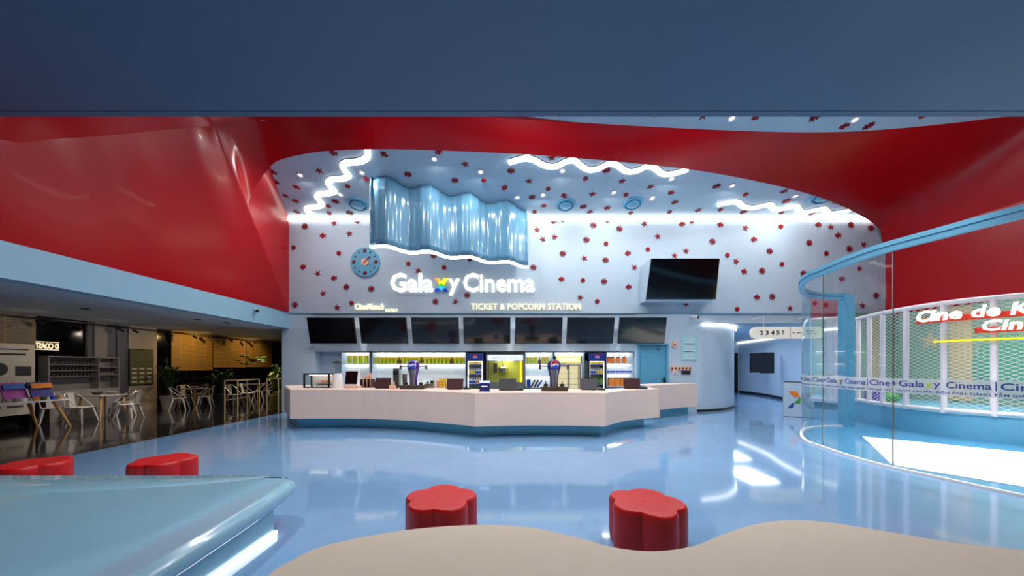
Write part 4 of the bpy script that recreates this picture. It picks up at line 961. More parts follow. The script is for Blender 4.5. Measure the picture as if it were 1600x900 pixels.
# kiosk with the X emblem
kx = X_(1250, 10.67); kt = thing('logo_plinth', 'pale blue stand with a multicoloured X emblem at the corridor entrance', 'plinth', (kx+.05, 10.8, 0), math.radians(-36))
g = G(); g.box((0, 0, .56), (.74, .42, 1.1)); obj('body', g, M['wall'], kt, bevel=.005)
g = G(); g.box((0, 0, 1.12), (.70, .40, .03)); obj('dark_top', g, M['black'], kt)
kxp = lambda l: [((x-1250)/F*10.67*.8, EYE-(y-CY)/F*10.67) for x, y in l]
for nm, cols, poly in (('orange', (236, 120, 20), [(1234, 611.5), (1247, 611.5), (1252, 620), (1243, 620.5)]), ('red', (190, 50, 20), [(1234, 611.5), (1243, 620.5), (1239, 616)]), ('green', (60, 150, 50), [(1252, 620), (1252, 630), (1243, 630)]),
                       ('blue', (30, 70, 180), [(1233, 638), (1240, 630.5), (1242, 637.5)]), ('navy', (20, 30, 90), [(1242, 637.5), (1240, 630.5), (1243, 630)]),
                       ('greyed', (150, 152, 156), [(1272, 611), (1258, 614), (1252, 622), (1256, 630), (1266, 638), (1272, 638), (1261, 625)])):  # right half coloured grey to imitate the veil of the glass
    g = G(); g.plate(kxp(poly), (0, -.212, 0), (1, 0, 0), (0, 0, 1), .012); oo = obj('emblem_facet', g, mat(nm+'_facet', cols, .4), kt); oo['label'] = nm+' facet of the X emblem'

# ------------------------------------------------------------------ glass enclosure
gp = [FL(1321, 666), FL(1283, 667), (7.62, 8.55), FL(1252.5, 681.5), FL(1262, 691), FL(1286, 699.5), FL(1330, 714.5), FL(1384, 729.5), FL(1465, 747.5), FL(1600, 777), (6.75, 3.0), (7.3, 2.2)]
GP = Path(gp, 12)
i0 = min(range(len(GP.p)), key=lambda i: GP.p[i].x/GP.p[i].y); 
GP.turn = i0
ge = thing('glass_enclosure', 'curved clear glass wall with blue top rail around the play area entrance', 'glass enclosure', (6.6, 6.5, 0)); GO = ge.location
def gfn(off=0.0):
    def f(s, z, d=0):
        p, t = GP.at(s); n = Vector((t.y, -t.x, 0)); n = -n if n.dot(Vector((-1, -1, 0))) < 0 else n
        p = p+n*(off+d); return Vector((p.x, p.y, z))-GO
    return f
# outward normal: to the hall side (left of travel direction is checked once)
def gfn(off=0.0):
    def f(s, z, d=0):
        p, t = GP.at(s); n = Vector((t.y, -t.x, 0))*GSIGN
        p = p+n*(off+d); return Vector((p.x, p.y, z))-GO
    return f
p, t = GP.at(GP.L*.6); GSIGN = 1 if Vector((t.y, -t.x, 0)).dot(Vector((-1, 0, 0))) > 0 else -1
S1, S2 = GP.s_px(1286), GP.s_px(1397.5)
cuts = [0, S1, S2, GP.L*.97]
for a, b in zip(cuts, cuts[1:]):
    g = G(); n = max(6, int((b-a)/.12)); f = gfn()
    ss = [a+.006+(b-a-.012)*i/n for i in range(n+1)]
    g.grid([[f(s, z) for s in ss] for z in (.04, 1.2, 1.43, 3.54)]); obj('glass_panel', g, M['glass'], ge, smooth=True)
for s in (S1, S2):
    g = G(); p = gfn()(s, 0); g.box((p.x, p.y, 1.8), (.012, .012, 3.5)); obj('joint_seal', g, M['steel'], ge)
n = 90
def rail(z0, z1, w0, m, nm):
    g = G(); g.grid([[gfn(o)(GP.L*i/n, z) for o, z in ((-w0, z0), (w0, z0), (w0, z1), (-w0, z1))] for i in range(n+1)], close=True); return obj(nm, g, m, ge, smooth=False)
rail(3.53, 3.60, .055, M['blue'], 'top_rail'); rail(3.44, 3.53, .035, M['blue'], 'top_rail_channel'); rail(0, .035, .03, M['white'], 'floor_channel')
pp = FL(1328, 667); g = G(); g.box((pp.x-GO.x, pp.y-GO.y+.1, 1.78), (.24, .24, 3.56)); obj('post', g, M['blue'], ge, bevel=.01)
g = G(); f = gfn(.006); ss = [GP.L*.97*i/n for i in range(n+1)]; g.grid([[f(s, z) for s in ss] for z in (1.2, 1.43)]); bd = obj('frosted_band', g, M['frost'], ge, smooth=True)
per = (GP.s_px(1558)-GP.s_px(1356)); sA = GP.s_px(1358)
fA = gfn(.010); M['ink'] = mat('indigo_ink', (64, 72, 150), .5)
for k in range(-4, 3):
    s0 = sA+k*per
    if s0 < 0 or s0+per > GP.L*.97: continue
    u = lambda a: s0+per*a
    gi = G(); text_g('Cine+Gala', u(.0), u(.50), 1.305, 1.40, fA, .001, .012, g=gi); text_g('y', u(.565), u(.615), 1.283, 1.373, fA, .001, .012, g=gi); text_g('Cinema', u(.655), u(.95), 1.305, 1.40, fA, .001, .012, g=gi); text_g('|', u(.972), u(.98), 1.29, 1.41, fA, .001, .0, g=gi)
    obj('lettering', gi, M['ink'], bd); gx = G(); text_g('x', u(.505), u(.56), 1.305, 1.37, fA, .001, .02, g=gx); o = obj('emblem_letter', gx, M['lime'], bd); o['label'] = 'yellow-green letter x in the film lettering'
    s1 = GP.s_px(1400)+k*per
    if s1 >= 0 and s1+per < GP.L*.97: obj('small_lettering', text_g('VƯỢT CHUẨN ĐIỆN ẢNH, NÂNG TẦM GIÁ TRỊ |', s1, s1+per*.97, 1.215, 1.275, fA, .001, .012), M['ink'], bd)
g = G(); g.prism([(p.x, p.y) for p in GP.p]+[(13.5, 2.2), (13.5, 9.04)], .001, .006); struct('floor_play', g, M['innerfloor'])
# white floor panel inside the enclosure
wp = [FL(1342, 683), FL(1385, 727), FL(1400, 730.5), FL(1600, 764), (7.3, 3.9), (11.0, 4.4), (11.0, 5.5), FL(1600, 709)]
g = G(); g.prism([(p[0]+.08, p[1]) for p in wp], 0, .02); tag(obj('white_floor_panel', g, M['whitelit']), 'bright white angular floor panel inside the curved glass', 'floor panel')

# ------------------------------------------------------------------ play area
cp = [(11.6, 11.2), (10.9, 10.8), FL(1335, 655.6), FL(1379, 667), FL(1442, 678.7), FL(1500, 687), FL(1600, 697.5), (11.3, 6.0), (12.4, 5.5), (13.42, 5.3)]
CP = Path(cp, 10)
g = G(); g.prism([(p.x, p.y) for p in CP.p]+[(13.44, 11.44), (11.6, 11.44)], 0, .56)
tag(obj('play_platform', g, M['blue']), 'raised sky blue curved platform under the white net fence', 'platform')
# white bracket drawn on the platform
cg = thing('net_fence', 'white tubular fence with diamond netting curving around the play platform', 'fence', (10.2, 8, .56)); CO = cg.location
cf = lambda s, z, d=0: (lambda pt: Vector((pt[0].x+pt[1].y*d*-1*-1, pt[0].y, z))-CO)(CP.at(s))
for nm, z, r in (('top_rail', 3.06, .055), ('bottom_rail', .63, .05)):
    g = G(); g.tube([cf(CP.L*i/60, z) for i in range(61)], r, 10); obj(nm, g, M['cage'], cg, smooth=True)
def cs_px(px): return CP.s[min(range(len(CP.p)), key=lambda i: abs(CX+CP.p[i].x/CP.p[i].y*F-px)+(0 if CP.p[i].y < 10.6 else 999))]
posts = [.05, CP.L*.06]+[cs_px(p) for p in (1341, 1357, 1378, 1414, 1476, 1551)]+[cs_px(1551)+1.0, cs_px(1551)+2.1]
for s in posts: g = G(); g.cyl(cf(s, .57), cf(s, 3.06), .052, n=14); obj('post', g, M['cage'], cg, smooth=True)
ss = [CP.L*i/60 for i in range(61)]; g = G()
g.grid([[cf(s, z) for s in ss] for z in (.65, 3.04)], uvs=[[(s, z) for s in ss] for z in (.65, 3.04)]); obj('netting', g, M['net'], cg)
# lettering sign on the fence
ks = thing('play_sign', 'lit white lettering reading Cine de Kids on red backing with a yellow tube', 'sign', (10.0, 7.3, 2.2)); KO = ks.location
def kf(off):
    def f(s, z, d=0):
        p, t = CP.at(s); n = Vector((t.y, -t.x, 0)); n = n if n.x < 0 else -n
        return Vector((p.x, p.y, z))+n*(off+d)-KO
    return f
sa, sb = cs_px(1440), cs_px(1597); sb2 = sb+(sb-sa)*.18
zt = lambda s: 0
g = text_g('Cine de Kids', sa, sb+(sb-sa)*.32, 2.66, 2.93, kf(.12), .04, .03, shear=.15); obj('lettering', g, M['letter'], ks)
g = text_g('Cinema', cs_px(1537), cs_px(1537)+(sb-sa)*.75, 2.36, 2.60, kf(.12), .04, .03, shear=.15); obj('lettering', g, M['letter'], ks)
mr = mat('scarlet_backing', (214, 50, 16), .5, emit=.15)
g = G(); nn = 30
def strip(a, b, z0, z1, off, th=.03):
    gg = G(); f0 = kf(off); f1 = kf(off+th)
    gg.grid([[f0(a+(b-a)*i/nn, z0), f0(a+(b-a)*i/nn, z1), f1(a+(b-a)*i/nn, z1), f1(a+(b-a)*i/nn, z0)] for i in range(nn+1)], close=True); return gg
obj('red_backing', strip(sa-.05, sb+(sb-sa)*.3, 2.63, 2.76, .07), mr, ks); obj('red_backing', strip(cs_px(1537)-.08, cs_px(1537)+(sb-sa)*.75, 2.33, 2.45, .07), mr, ks)
obj('yellow_tube', strip(cs_px(1466), sb+(sb-sa)*.35, 2.17, 2.21, .07, .05), M['yneon'], ks)
# mural walls
g = G(); g.box((13.5, 8.4, 2.0), (.08, 6.4, 2.88)); g.box((12.5, 11.5, 2.0), (2.0, .08, 2.88))
mw = tag(obj('mural_wall', g, M['mural']), 'sage green painted partition behind the net with sand stripes and pale star', 'partition')
def mp(y, z): return (y, z)
def blob(cy, cz, ry, rz, m, nm, a0=0, a1=2*PI, x=13.45):
    g = G(); g.plate([(-(cy+ry*math.cos(a0+(a1-a0)*i/24)), cz+rz*math.sin(a0+(a1-a0)*i/24)) for i in range(24)], (x, 0, 0), (0, -1, 0), (0, 0, 1), -.01); return obj(nm, g, m, mw)
g = G(); g.box((13.45, 9.9, 2.0), (.012, .5, 2.8)); obj('sand_stripe', g, M['muralbeige'], mw)
g = G(); g.box((12.6, 11.45, 2.0), (.35, .012, 2.8)); obj('sand_stripe', g, M['muralbeige'], mw)
blob(8.9, 1.6, .75, .9, mat('deep_sage_mural', (84, 150, 130), .6), 'green_hill')
g = G(); g.plate([(-(10.6+a*.32), 2.45+b*.32) for a, b in star()], (13.44, 0, 0), (0, -1, 0), (0, 0, 1), -.01); obj('pale_star', g, M['muralbeige'], mw)
blob(7.2, 2.1, .3, .16, M['redcut'], 'red_patch')
g = G(); bmesh.ops.create_icosphere(g.bm, subdivisions=3, radius=.16); o = tag(obj('play_ball', g, M['green'], smooth=True), 'bright green ball behind the net near the bottom rail', 'ball'); o.location = (X_(1393, 9.6), 9.6, .72)
t = thing('toy_cube', 'dark violet patterned cube behind the net left of the green ball', 'cube', (X_(1366, 10.3), 10.3, .56)); g = G(); g.box((0, 0, .16), (.32, .32, .32)); obj('body', g, M['violet'], t, bevel=.02)
g = G(); [g.box((x*.09, -.162, .16+z*.09), (.035, .008, .035)) for x in (-1, 0, 1) for z in (-1, 0, 1)]; obj('dots', g, M['white'], t)

# ------------------------------------------------------------------ stools, blue bench, beige bench
def stool_g():
    g = G(); n = 80; d, q = .165, .172
    def rad(t):
        ph = ((t+PI/5) % (2*PI/5))-PI/5; return d*math.cos(ph)+math.sqrt(max(0, q*q-(d*math.sin(ph))**2))
    rr = rad; rad = lambda t: rr(t)*(1+.06*math.cos(t-.4))
    rows = []
    for z, k, dd in ((0, .93, 0), (.03, .97, 0), (.10, 1.0, 0), (.33, 1.0, 0), (.375, .995, 0), (.395, .975, 0), (.407, .94, 0), (.41, .88, 0), (.41, .5, 0), (.41, .02, 0)):
        rows.append([(rad(2*PI*i/n)*k*math.cos(2*PI*i/n), rad(2*PI*i/n)*k*math.sin(2*PI*i/n), z) for i in range(n)])
    g.grid(rows, close=True); g.bm.faces.new([v for v in g.bm.verts][:n][::-1]); return g
st0 = None
for (x, y, rz, lb) in ((X_(686, 3.06), 3.06, .35, 'red petal-shaped stool in the middle foreground, left of the other by the beige bench'), (X_(1007, 2.97), 2.97, -.15, 'red petal-shaped stool showing its full front beside the beige bench, right one'),
                   (X_(253, 4.33), 4.33, .5, 'red petal-shaped stool half hidden behind the middle of the blue bench'), (-5.98, 4.17, .2, 'red petal-shaped stool cut off by the left edge behind the blue bench')):
    if st0 is None:
        st0 = tag(obj('petal_stool', stool_g(), M['redmat'], smooth=True), lb, 'stool', 'red petal-shaped stools'); st0.location = (x, y, 0); st0.rotation_euler = (0, 0, rz)
    else: dup(st0, (x, y, 0), rz, lb)
def rounded_slab(outline, z0, z1, r, n=6):
    """closed slab with a rounded rim; outline counter-clockwise"""
    k = len(outline); P2 = [Vector((p[0], p[1])) for p in outline]; nr = []
    for i in range(k):
        d = (P2[(i+1) % k]-P2[i-1]).normalized(); nr.append(Vector((d.y, -d.x)))
    h = (z1-z0)/2; g = G(); rows = []
    for j in range(n*2+1):
        a = -PI/2+PI*j/(2*n); off = r*(math.cos(a)-1); z = z0+h+h*math.sin(a)
        rows.append([(p.x+nn.x*off, p.y+nn.y*off, z) for p, nn in zip(P2, nr)])
    g.grid(rows, close=True); vs = list(g.bm.verts)
    g.bm.faces.new(vs[:k][::-1]); g.bm.faces.new(vs[-k:]); return g
bb_ = thing('blue_bench', 'wide glossy pale blue bench slab with rounded rim and glowing base, cut off at left', 'bench', (-4.0, 2.2, 0)); o3 = bb_.location
ol = [(-1.98, .7), (-2.0, 1.6), (-2.06, 2.6), (-2.12, 3.15), (-2.18, 3.42), (-2.30, 3.53), (-2.45, 3.56), (-3.5, 3.56), (-5.0, 3.56), (-6.5, 3.56), (-6.5, .7)]
ol = [(p.x, p.y) for p in catmull([(a, b, 0) for a, b in ol[:9]], 5)]+ol[9:]
g = rounded_slab([(a-o3.x, b-o3.y) for a, b in ol], .28, .45, .10); obj('slab', g, M['slab'], bb_, smooth=True)
# shallow raised wave on the top
wv = catmull([(-6.3, 2.95, 0), (-5.2, 3.02, 0), (-4.4, 3.02, 0), (-3.6, 3.14, 0), (-2.9, 3.3, 0), (-2.5, 3.48, 0)], 6)
g = G(); g.grid([[(p.x-o3.x, p.y-o3.y, .449) for p in wv], [(p.x-o3.x, p.y+.05-o3.y, .456) for p in wv], [(p.x-o3.x, 3.48-o3.y+.03, .458) for p in wv], [(p.x-o3.x, 3.53-o3.y, .449) for p in wv]]); obj('raised_back', g, M['slab'], bb_, smooth=True)
g = G(); g.prism([(a-o3.x, b-o3.y) for a, b in ((-6.3, .9), (-2.22, .9), (-2.22, 3.15), (-6.3, 3.15))], .03, .29); obj('base', g, M['slab'], bb_)
g = G(); g.box((-2.205-o3.x, 2.03-o3.y, .03), (.03, 2.24, .04)); g.box((-4.2-o3.x, 3.165-o3.y, .03), (4.0, .02, .03)); obj('led_strip', g, M['led'], bb_)
ap = [(405, 905), (418, 893), (440, 880.5), (500, 853), (600, 832), (680, 822.5), (760, 819), (830, 823), (900, 838), (960, 854), (1020, 860), (1080, 852), (1130, 832.5), (1180, 817.5), (1235, 812), (1300, 816), (1400, 832), (1500, 848), (1600, 858), (1700, 862)]
ps = [P(x, y, 1.15*F/(y-CY)) for x, y in ap]
ol = [(p.x, p.y) for p in catmull(ps, 4)][::-1]
ol = [(2.6, .75)]+ol+[(-1.35, 1.5), (-1.1, .75)]
ol = [(p[0], p[1]+.02) for p in ol]
bg = thing('wavy_bench', 'large beige upholstered wavy bench filling the bottom foreground', 'bench', (.6, 1.3, 0)); o4 = bg.location
g = rounded_slab([(a-o4.x, b-o4.y) for a, b in ol[::1]], .08, .45, .03); obj('seat', g, M['bench'], bg, smooth=True)
g = rounded_slab([((a-.6)*.93, (b-1.3)*.93-.03) for a, b in ol], 0.0, .09, .01); obj('base', g, M['black'], bg)
# ------------------------------------------------------------------ cafe furniture
CWF = -13.6
def blind(y0, y1, z0, z1, m, label):
    t = thing('bamboo_blind', label, 'blind', (CWX+.07, (y0+y1)/2, z0), group='bamboo blinds'); W = y1-y0; g = G()
    n = int((z1-z0)/.045)
    for i in range(n): g.box((0, 0, .03+(i+.5)*(z1-z0-.06)/n), (.012, W, (z1-z0-.06)/n*.86), ry=.25)
    obj('slats', g, M[m], t)
    g = G(); g.box((0, 0, z1-z0), (.05, W, .05)); obj('head_rail', g, M[m], t); g = G(); g.box((0, 0, .02), (.04, W, .04)); obj('bottom_rail', g, M['wood'], t)
    g = G(); [g.box((.012, y*W, (z1-z0)/2), (.005, .02, z1-z0)) for y in (-.3, 0, .3)]; obj('cord', g, M['wood'], t)
blind(6.6, 9.6, 2.22, 3.07, 'blindg', 'grey-brown bamboo blind at the far left edge above the menu board')
blind(wy(265), wy(331)-.05, 1.47, 3.07, 'blind', 'widest yellow bamboo blind, lowest hanging, nearest the framed poster')
blind(wy(331), wy(383)-.05, 1.60, 3.07, 'blind', 'middle yellow bamboo blind above the cafe seats')
blind(wy(383), wy(423), 1.62, 3.07, 'blind', 'farthest yellow bamboo blind nearest the blue pillar')
# sign reflected in the dark window, built as mirrored letters
fn = lambda s, z, d: Vector((CWX+.001+d, s, z))
yy = lambda px, X=CWX+.06: X*F/(px-794)
g = text_g('D COAST', yy(94), yy(58), Z_(545, 9.9), Z_(536, 9.9), fn, .02, .02)
for z in (Z_(534.5, 9.9), Z_(546.5, 9.9)): g.box((CWX+.02, (yy(94)+yy(55))/2, z), (.02, yy(94)-yy(55), .02))
tag(obj('lettering_reflection', g, mat('cream_reflected_glow', (240, 220, 180), .5, emit=.8)), 'modelled reflection of small lit lettering in the dark cafe window', 'sign')
g = text_g('GOLD', yy(28), yy(0)-.3, Z_(541.5, 9.2), Z_(536, 9.2)+.02, fn, .02, .02)
tag(obj('lettering_reflection', g, M['paper']), 'modelled reflection of lettering below the grey blind at the left edge', 'sign')
# menu board
t = thing('menu_board', 'tall pale printed menu board at the far left behind the art table', 'menu board', (-13.2, 8.7, 0))
g = G(); g.box((0, 0, 1.27), (.03, 1.15, 1.9)); obj('panel', g, M['paper'], t); 
for y in (-.4, .4): g = G(); g.box((0, y, .16), (.3, .05, .32)); obj('foot', g, M['black'], t)
g = G(); g.box((.02, 0, 1.95), (.006, .8, .05)); g.box((.02, .1, 2.08), (.006, .7, .03)); g.cyl((.02, -.1, 1.55), (.028, -.1, 1.55), .17, n=20); g.box((.02, .35, 1.5), (.006, .3, .25)); [g.box((.02, -.2+.4*i, .55), (.006, .3, .04)) for i in range(2)]; obj('print', g, M['grey'], t)
# wall shelf with goods
SY0, SY1 = 9.62, 11.35
t = thing('cafe_shelf', 'pale open wall shelf full of small goods between window and grey pilaster', 'shelf', (-13.42, (SY0+SY1)/2, 0)); W = SY1-SY0; g = G()
for y in (-.5, .18, .5): g.box((0, y*W, 1.42), (.3, .03, 1.0))
g.box((-.14, 0, 1.42), (.02, W, 1.0)); g.box((0, 0, 1.92), (.3, W+.03, .03)); g.box((0, 0, .46), (.34, W, .92)); obj('carcass', g, M['lgreywall'], t)
for z in (1.68, 1.5, 1.32): g = G(); g.box((0, -.16*W, z), (.29, .66*W, .02)); obj('shelf_board', g, M['lgreywall'], t)
for z in (1.6, 1.35): g = G(); g.box((0, .34*W, z), (.29, .31*W, .02)); obj('shelf_board', g, M['lgreywall'], t)
random.seed(4); jp = None
for r, z in enumerate((1.69, 1.51, 1.33)):
    for i in range(12):
        y = SY0+.08+i*.09; l = (-13.38, y, z)
        if jp is None:
            g = G(); g.lathe([(.03, 0), (.035, .02), (.03, .07), (.015, .09)], n=8); g2 = G(); g2.cyl((0, 0, .09), (0, 0, .1), .018, n=8)
            jp = small('paint_jar', [('jar', g, M['darksteel']), ('lid', g2, M['black'])], 'small dark jar in the top row of the cafe shelf', 'jar', l, 'small jars, top row of the cafe shelf')
        else: dup(jp, l, 0, 'small dark jar in the %s row of the cafe shelf' % ('top', 'second', 'third')[r], 'small jars, %s row of the cafe shelf' % ('top', 'second', 'third')[r])
cp0 = None
for i in range(6):
    l = (-13.38, SY0+W*.72+i*.075, 1.36)
    if cp0 is None:
        g = G(); g.lathe([(.025, 0), (.035, .08), (.033, .08), (.022, .01)], n=10); g2 = G(); g2.tube([(.035, 0, .065), (.055, 0, .05), (.03, 0, .02)], .005, 5)
        cp0 = small('shelf_cup', [('cup', g, M['pot']), ('ear', g2, M['pot'])], 'grey cup on the right lower board of the cafe shelf', 'cup', l, 'cups on the cafe shelf')
    else: dup(cp0, l)
# poster
py0, py1 = yy(201, CWX+.12), yy(239.5, CWX+.12)
t = thing('framed_poster', 'dark framed menu poster, light reflections modelled as gold dots, on the beige cafe wall', 'poster', (CWX+.12, (py0+py1)/2, .95)); W = py1-py0; H = 1.32
g = G(); g.box((0, 0, H/2), (.03, W, H)); obj('frame', g, M['black'], t)
g = G(); g.box((.018, 0, H/2), (.006, W-.05, H-.05)); pr = obj('print', g, M['nightprint'], t)
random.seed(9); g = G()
for i in range(4):
    for j in range(3): g = G(); g.box((.022, (-.3+.3*j)*W, .12+i*.16), (.004, .16*W*1.2, .06)); obj('text_block', g, M['paper'], pr)
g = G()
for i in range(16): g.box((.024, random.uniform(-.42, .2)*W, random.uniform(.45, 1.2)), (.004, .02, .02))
obj('reflection_dots', g, M['brass'], pr)  # small brass pieces imitate lights reflected on the poster

# metal cafe chairs
def chair(label, loc_, rz):
    t = thing('metal_chair', label, 'chair', loc_, rz, 'metal cafe chairs'); m = M['cafechair']
    g = G(); g.box((0, 0, .445), (.38, .38, .03)); obj('seat', g, m, t, bevel=.015)
    for a in (-1, 1):
        for b in (-1, 1):
            g = G(); x, y = a*.16, b*.16; X, Y = a*.23, b*.24
            g._new([(x-a*.03, y, .43), (x+a*.02, y, .43), (x+a*.02, y-b*.06, .43), (x-a*.03, y-b*.06, .43), (X-a*.012, Y, 0), (X+a*.012, Y, 0), (X+a*.012, Y-b*.025, 0), (X-a*.012, Y-b*.025, 0)],
                   [(0, 1, 2, 3), (4, 5, 6, 7), (0, 1, 5, 4), (1, 2, 6, 5), (2, 3, 7, 6), (3, 0, 4, 7)]); obj('leg', g, m, t)
    g = G(); g.tube(catmull([(-.19, -.12, .45), (-.21, .05, .62), (-.20, .20, .76), (-.14, .25, .84), (0, .26, .86), (.14, .25, .84), (.20, .20, .76), (.21, .05, .62), (.19, -.12, .45)], 4), .012, 6); obj('back_frame', g, m, t)
    g = G(); g.box((0, .225, .65), (.16, .012, .42), rx=math.radians(-9)); obj('back_splat', g, m, t)
    return t
M['cafechair'] = mat('pale_grey_steel', (196, 190, 186), .4, .3, noise=.04)
ch0 = chair('pale metal chair at the near cafe table, turned with its back to the art table', (-12.35, 9.62, 0), math.radians(100))
for lb, l, rz in (('pale metal chair right of the near cafe table, side-on before the beige wall', (-11.85, 10.4, 0), math.radians(-75)), ('pale metal chair at the far side of the near cafe table against the shelf', (-12.85, 11.1, 0), math.radians(-20)),
                  ('pale metal chair between the art table and the near cafe table', (-12.95, 9.45, 0), math.radians(60)),
                  ('pale metal chair left of the second cafe table in front of the big potted plant', (X_(281, 12.5), 12.5, 0), math.radians(120)), ('pale metal chair right of the second cafe table, back turned to the blinds', (X_(321, 13.3), 13.3, 0), math.radians(-60)),
                  ('pale metal chair behind the second cafe table, left one', (X_(289, 13.7), 13.7, 0), math.radians(60)), ('pale metal chair behind the second cafe table, right one', (X_(312, 14.6), 14.6, 0), math.radians(-20)),
                  ('pale metal chair by the third cafe table, framed by the brass rails', (X_(387, 15.0), 15.0, 0), math.radians(100)), ('pale metal chair right of the brass railing', (X_(404, 16.1), 16.1, 0), math.radians(-60)), ('farthest pale metal chair beside the yellow plant pot', (X_(418, 16.6), 16.6, 0), math.radians(-80)),
                  ('pale metal chair behind the left post of the brass railing', (X_(366, 14.1), 14.1, 0), math.radians(80))):
    dup(ch0, l, rz, lb)
def cafe_table(loc_, label, W=.75, D=.75, m='white'):
    t = thing('cafe_table', label, 'table', loc_, 0, 'cafe tables'); g = G(); g.box((0, 0, .735), (W, D, .03)); obj('tabletop', g, M['lgreywall'], t, bevel=.006)
    for a in (-1, 1):
        for b in (-1, 1): g = G(); g.cyl((a*(W/2-.08), b*(D/2-.08), .72), (a*(W/2-.03), b*(D/2-.03), 0), .028, .018, 10); obj('leg', g, M['wood'], t)
    return t
T1 = (-12.55, 10.3, 0); T2 = (X_(304, 13.5), 13.5, 0); T3 = (X_(393, 17.2), 17.2, 0)
cafe_table(T1, 'small square cafe table with wooden legs nearest the open shelf'); cafe_table(T2, 'small cafe table in front of the widest bamboo blind'); cafe_table(T3, 'far cafe table seen behind the brass railing', 1.2)
# bowls etc on tables
for l, m, lb, nm in (((-12.65, 10.25, .75), 'darksteel', 'dark bowl on the nearest small cafe table', 'bowl'), ((-12.45, 10.45, .75), 'pot', 'pale bowl on the nearest small cafe table', 'bowl'), ((T2[0], T2[1], .75), 'pot', 'small bowl on the cafe table before the widest blind', 'bowl')):
    g = G(); g.lathe([(.04, 0), (.10, .05), (.13, .09), (.12, .09), (.04, .02)], n=16); o = tag(obj(nm, g, M[m], smooth=True), lb, 'bowl'); o.location = l
# art table
at_ = thing('art_table', 'white-topped art table with splayed wooden legs at the left edge', 'table', (-12.25, 8.15, 0)); W, D = .9, 1.75
g = G(); g.box((0, 0, .735), (W, D, .03)); obj('tabletop', g, M['white'], at_, bevel=.006)
for a in (-1, 1):
    for b in (-1, 1): g = G(); g.cyl((a*(W/2-.12), b*(D/2-.3), .72), (a*(W/2-.0), b*(D/2-.05), 0), .04, .022, 10); obj('leg', g, M['wood'], at_)
def easel(px, Y, top, low, label):
    X = -12.35; Y = X*F/(px-794); t = thing('canvas_on_easel', label, 'painting', (X, Y, .75), PI/2+.25)
    g = G(); g.box((0, 0, .26), (.52, .025, .42), rx=math.radians(-16)); obj('canvas', g, M[low], t)
    g = G(); g.box((0, .04, .40), (.50, .03, .12), rx=math.radians(-16)); 
    g2 = G(); g2.box((0, -.028, .37), (.5, .01, .13), rx=math.radians(-16)); obj('painted_sky', g2, M[top], t)
    g = G(); g.box((0, -.0, .03), (.34, .05, .02)); [g.cyl((x, 0, .02), (x*.3, .07, .5), .01, n=6) for x in (-.16, .16)]; g.cyl((0, .22, 0), (0, .08, .45), .01, n=6); obj('easel', g, M['wood'], t)
easel(21, 0, 'canvasblue', 'skin1', 'small canvas painted with a pink sea on the art table, left one'); easel(63, 0, 'orange', 'skin2', 'small canvas painted with an orange sunset over dark water on the art table')
for i, (px, m, lb) in enumerate(((26, 'pot', 'white lumpy paint dish'), (36, 'white', 'white crumpled cloth bowl'), (56, 'orange', 'orange paint pot'), (68, 'leaf', 'green paint pot'), (83, 'bluep', 'blue paint pot'), (92, 'wood', 'wooden brush cup'))):
    X = -12.0; g = G(); g.lathe([(.04, 0), (.055, .03), (.05, .09), (.03, .095)], n=12); o = tag(obj('paint_pot', g, M[m], smooth=True), lb+' on the front edge of the art table', 'paint pot', 'pots on the art table'); o.location = (X, X*F/(px-794), .75)
# plants
def plant(x, y, pr, ph, pm, lm, H, n, label, sp=.35, wd=.05):
    t = thing('potted_plant', label, 'plant', (x, y, 0), group='potted cafe plants'); g = G(); g.lathe([(pr*.7, 0), (pr, ph*.9), (pr*1.05, ph), (pr*.9, ph), (pr*.85, ph-.04)], n=18); obj('pot', g, M[pm], t, smooth=True)
    random.seed(int(x*100)); g = G(); gs = G(); gs.cyl((0, 0, ph-.05), (0, 0, ph+.3*(H-ph)), .015, n=6); obj('stem', gs, M['wood'], t)
    for i in range(n):
        a = i*2.4; L = (H-ph)*random.uniform(.55, 1.0); r = sp*random.uniform(.4, 1); z0 = ph+random.uniform(0, .3)*(H-ph)
        pts = [Vector((0, 0, z0)), Vector((r*.35*math.cos(a), r*.35*math.sin(a), z0+L*.45)), Vector((r*.8*math.cos(a), r*.8*math.sin(a), min(H, z0+L*.8))), Vector((r*1.15*math.cos(a), r*1.15*math.sin(a), min(H, z0+L*.78)))]
        pts = catmull(pts, 3); s = Vector((-math.sin(a), math.cos(a), 0)); k = len(pts)
        g.grid([[p-s*wd*math.sin(PI*(j+.4)/(k+.2)), p+Vector((0, 0, -.01)), p+s*wd*math.sin(PI*(j+.4)/(k+.2))] for j, p in enumerate(pts)])
    obj('foliage', g, M[lm], t, smooth=True)
plant(-13.02, 12.75, .24, .5, 'pot', 'leaf', 1.62, 46, 'big leafy plant in a pale stone pot right of the beige wall', .42, .07)
plant(X_(347, 14.9), 14.9, .3, .4, 'potdk', 'leaf', 1.5, 44, 'bushy plant in a dark slate pot left of the brass railing', .55, .07)
plant(X_(428, 15.6), 15.6, .22, .32, 'poty', 'leafy', 1.35, 30, 'yellow-green plant in a straw-coloured pot by the blue pillar', .3, .05)
plant(X_(437, 16.4), 16.4, .2, .4, 'pot', 'leaf', 1.75, 34, 'tall dark plant squeezed beside the blue pillar', .35, .06)
t = thing('hanging_plant', 'trailing plant hanging in front of the farthest bamboo blind', 'plant', (X_(396, 15.8), 15.8, 1.85)); g = G(); g.lathe([(.03, 0), (.12, .04), (.14, .14), (.12, .14)], n=12); obj('planter', g, M['black'], t)
g = G(); g.cyl((0, 0, .1), (0, 0, 1.2), .006, n=5); obj('cord', g, M['black'], t); g = G(); random.seed(3)
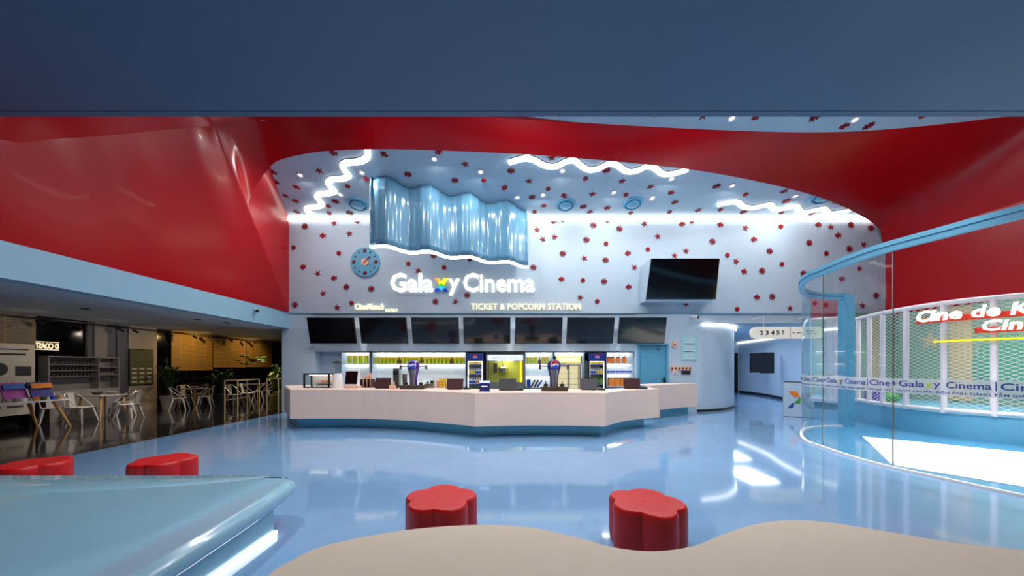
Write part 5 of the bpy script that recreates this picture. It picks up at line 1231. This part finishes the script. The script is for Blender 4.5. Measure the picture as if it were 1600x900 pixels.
for i in range(26):
    a = i*2.4; r = random.uniform(.15, .6); z = random.uniform(-.1, .3); g.box((r*math.cos(a), r*math.sin(a), z), (.14, .1, .02), rz=a, rx=.5)
obj('foliage', g, M['leaf'], t)
# brass railing frames
def railbox(p, q, label, H=1.2):
    p = Vector(p); q = Vector(q); d = (q-p); nrm = Vector((-1, .15, 0)).normalized()*.45; t = thing('brass_railing', label, 'railing', tuple(p), group='brass railing frames'); c = [Vector((0, 0, 0)), d, d+nrm, nrm]
    g = G(); g.tube([v+Vector((0, 0, H)) for v in c], .018, 6, True); obj('top_rail', g, M['brass'], t)
    g = G(); g.tube([v+Vector((0, 0, .05)) for v in c[2:]]+[c[2]*1+Vector((0, 0, .05))], .015, 6); obj('bottom_rail', g, M['brass'], t)
    for v in c: g = G(); g.cyl(v, v+Vector((0, 0, H)), .018, n=8); obj('post', g, M['brass'], t)
    g = G(); g.tube([c[3]+Vector((0, 0, .6)), c[2]+Vector((0, 0, .6))], .012, 6); obj('mid_rail', g, M['brass'], t)
railbox((-8.12, 9.99, 0), (-8.42, 11.25, 0), 'thin brass box-frame railing standing at the edge of the dark cafe floor'); railbox((-8.12, 11.75, 0), (-8.18, 12.6, 0), 'thin brass box-frame railing next to the blue pillar')
# track with spot heads
tr = thing('track_light', 'long black ceiling track with small spot heads above the cafe blinds', 'track light', (-13.0, 13, 2.96)); g = G(); g.box((0, 0, 0), (.04, 16, .04)); g.box((0, 0, .08), (.01, .01, .12)); obj('track', g, M['black'], tr)
for px in (64, 107, 122, 190, 213, 268, 306, 330, 344, 362, 387, 400, 407):
    Y = -12.95*F/(px-794); g = G(); y = Y-13; g.cyl((0, y, -.02), (0, y, -.07), .01, n=6); g.cyl((-.04, y-.04, -.06), (.07, y+.05, -.15), .035, n=10); obj('spot_head', g, M['black'], tr)
# ceiling slot vents over the cafe
for i, (px, py, lb) in enumerate(((134, 488.5, 'small dark recessed light in the cafe ceiling, first from the left'), (308, 499, 'small dark recessed light in the cafe ceiling, above the blinds'), (355, 504, 'small dark recessed light in the cafe ceiling, nearest the blue pillar'))):
    Y = 1.4*F/(CY-py); g = G(); g.lathe([(.09, 0), (.09, -.015), (.06, -.015), (.05, -.002)], n=16); o = tag(obj('recessed_light', g, M['grey']), lb, 'downlight', 'recessed lights over the cafe'); o.location = (X_(px, Y), Y, 3.0 if X_(px, Y) > -9.3 else 3.1)
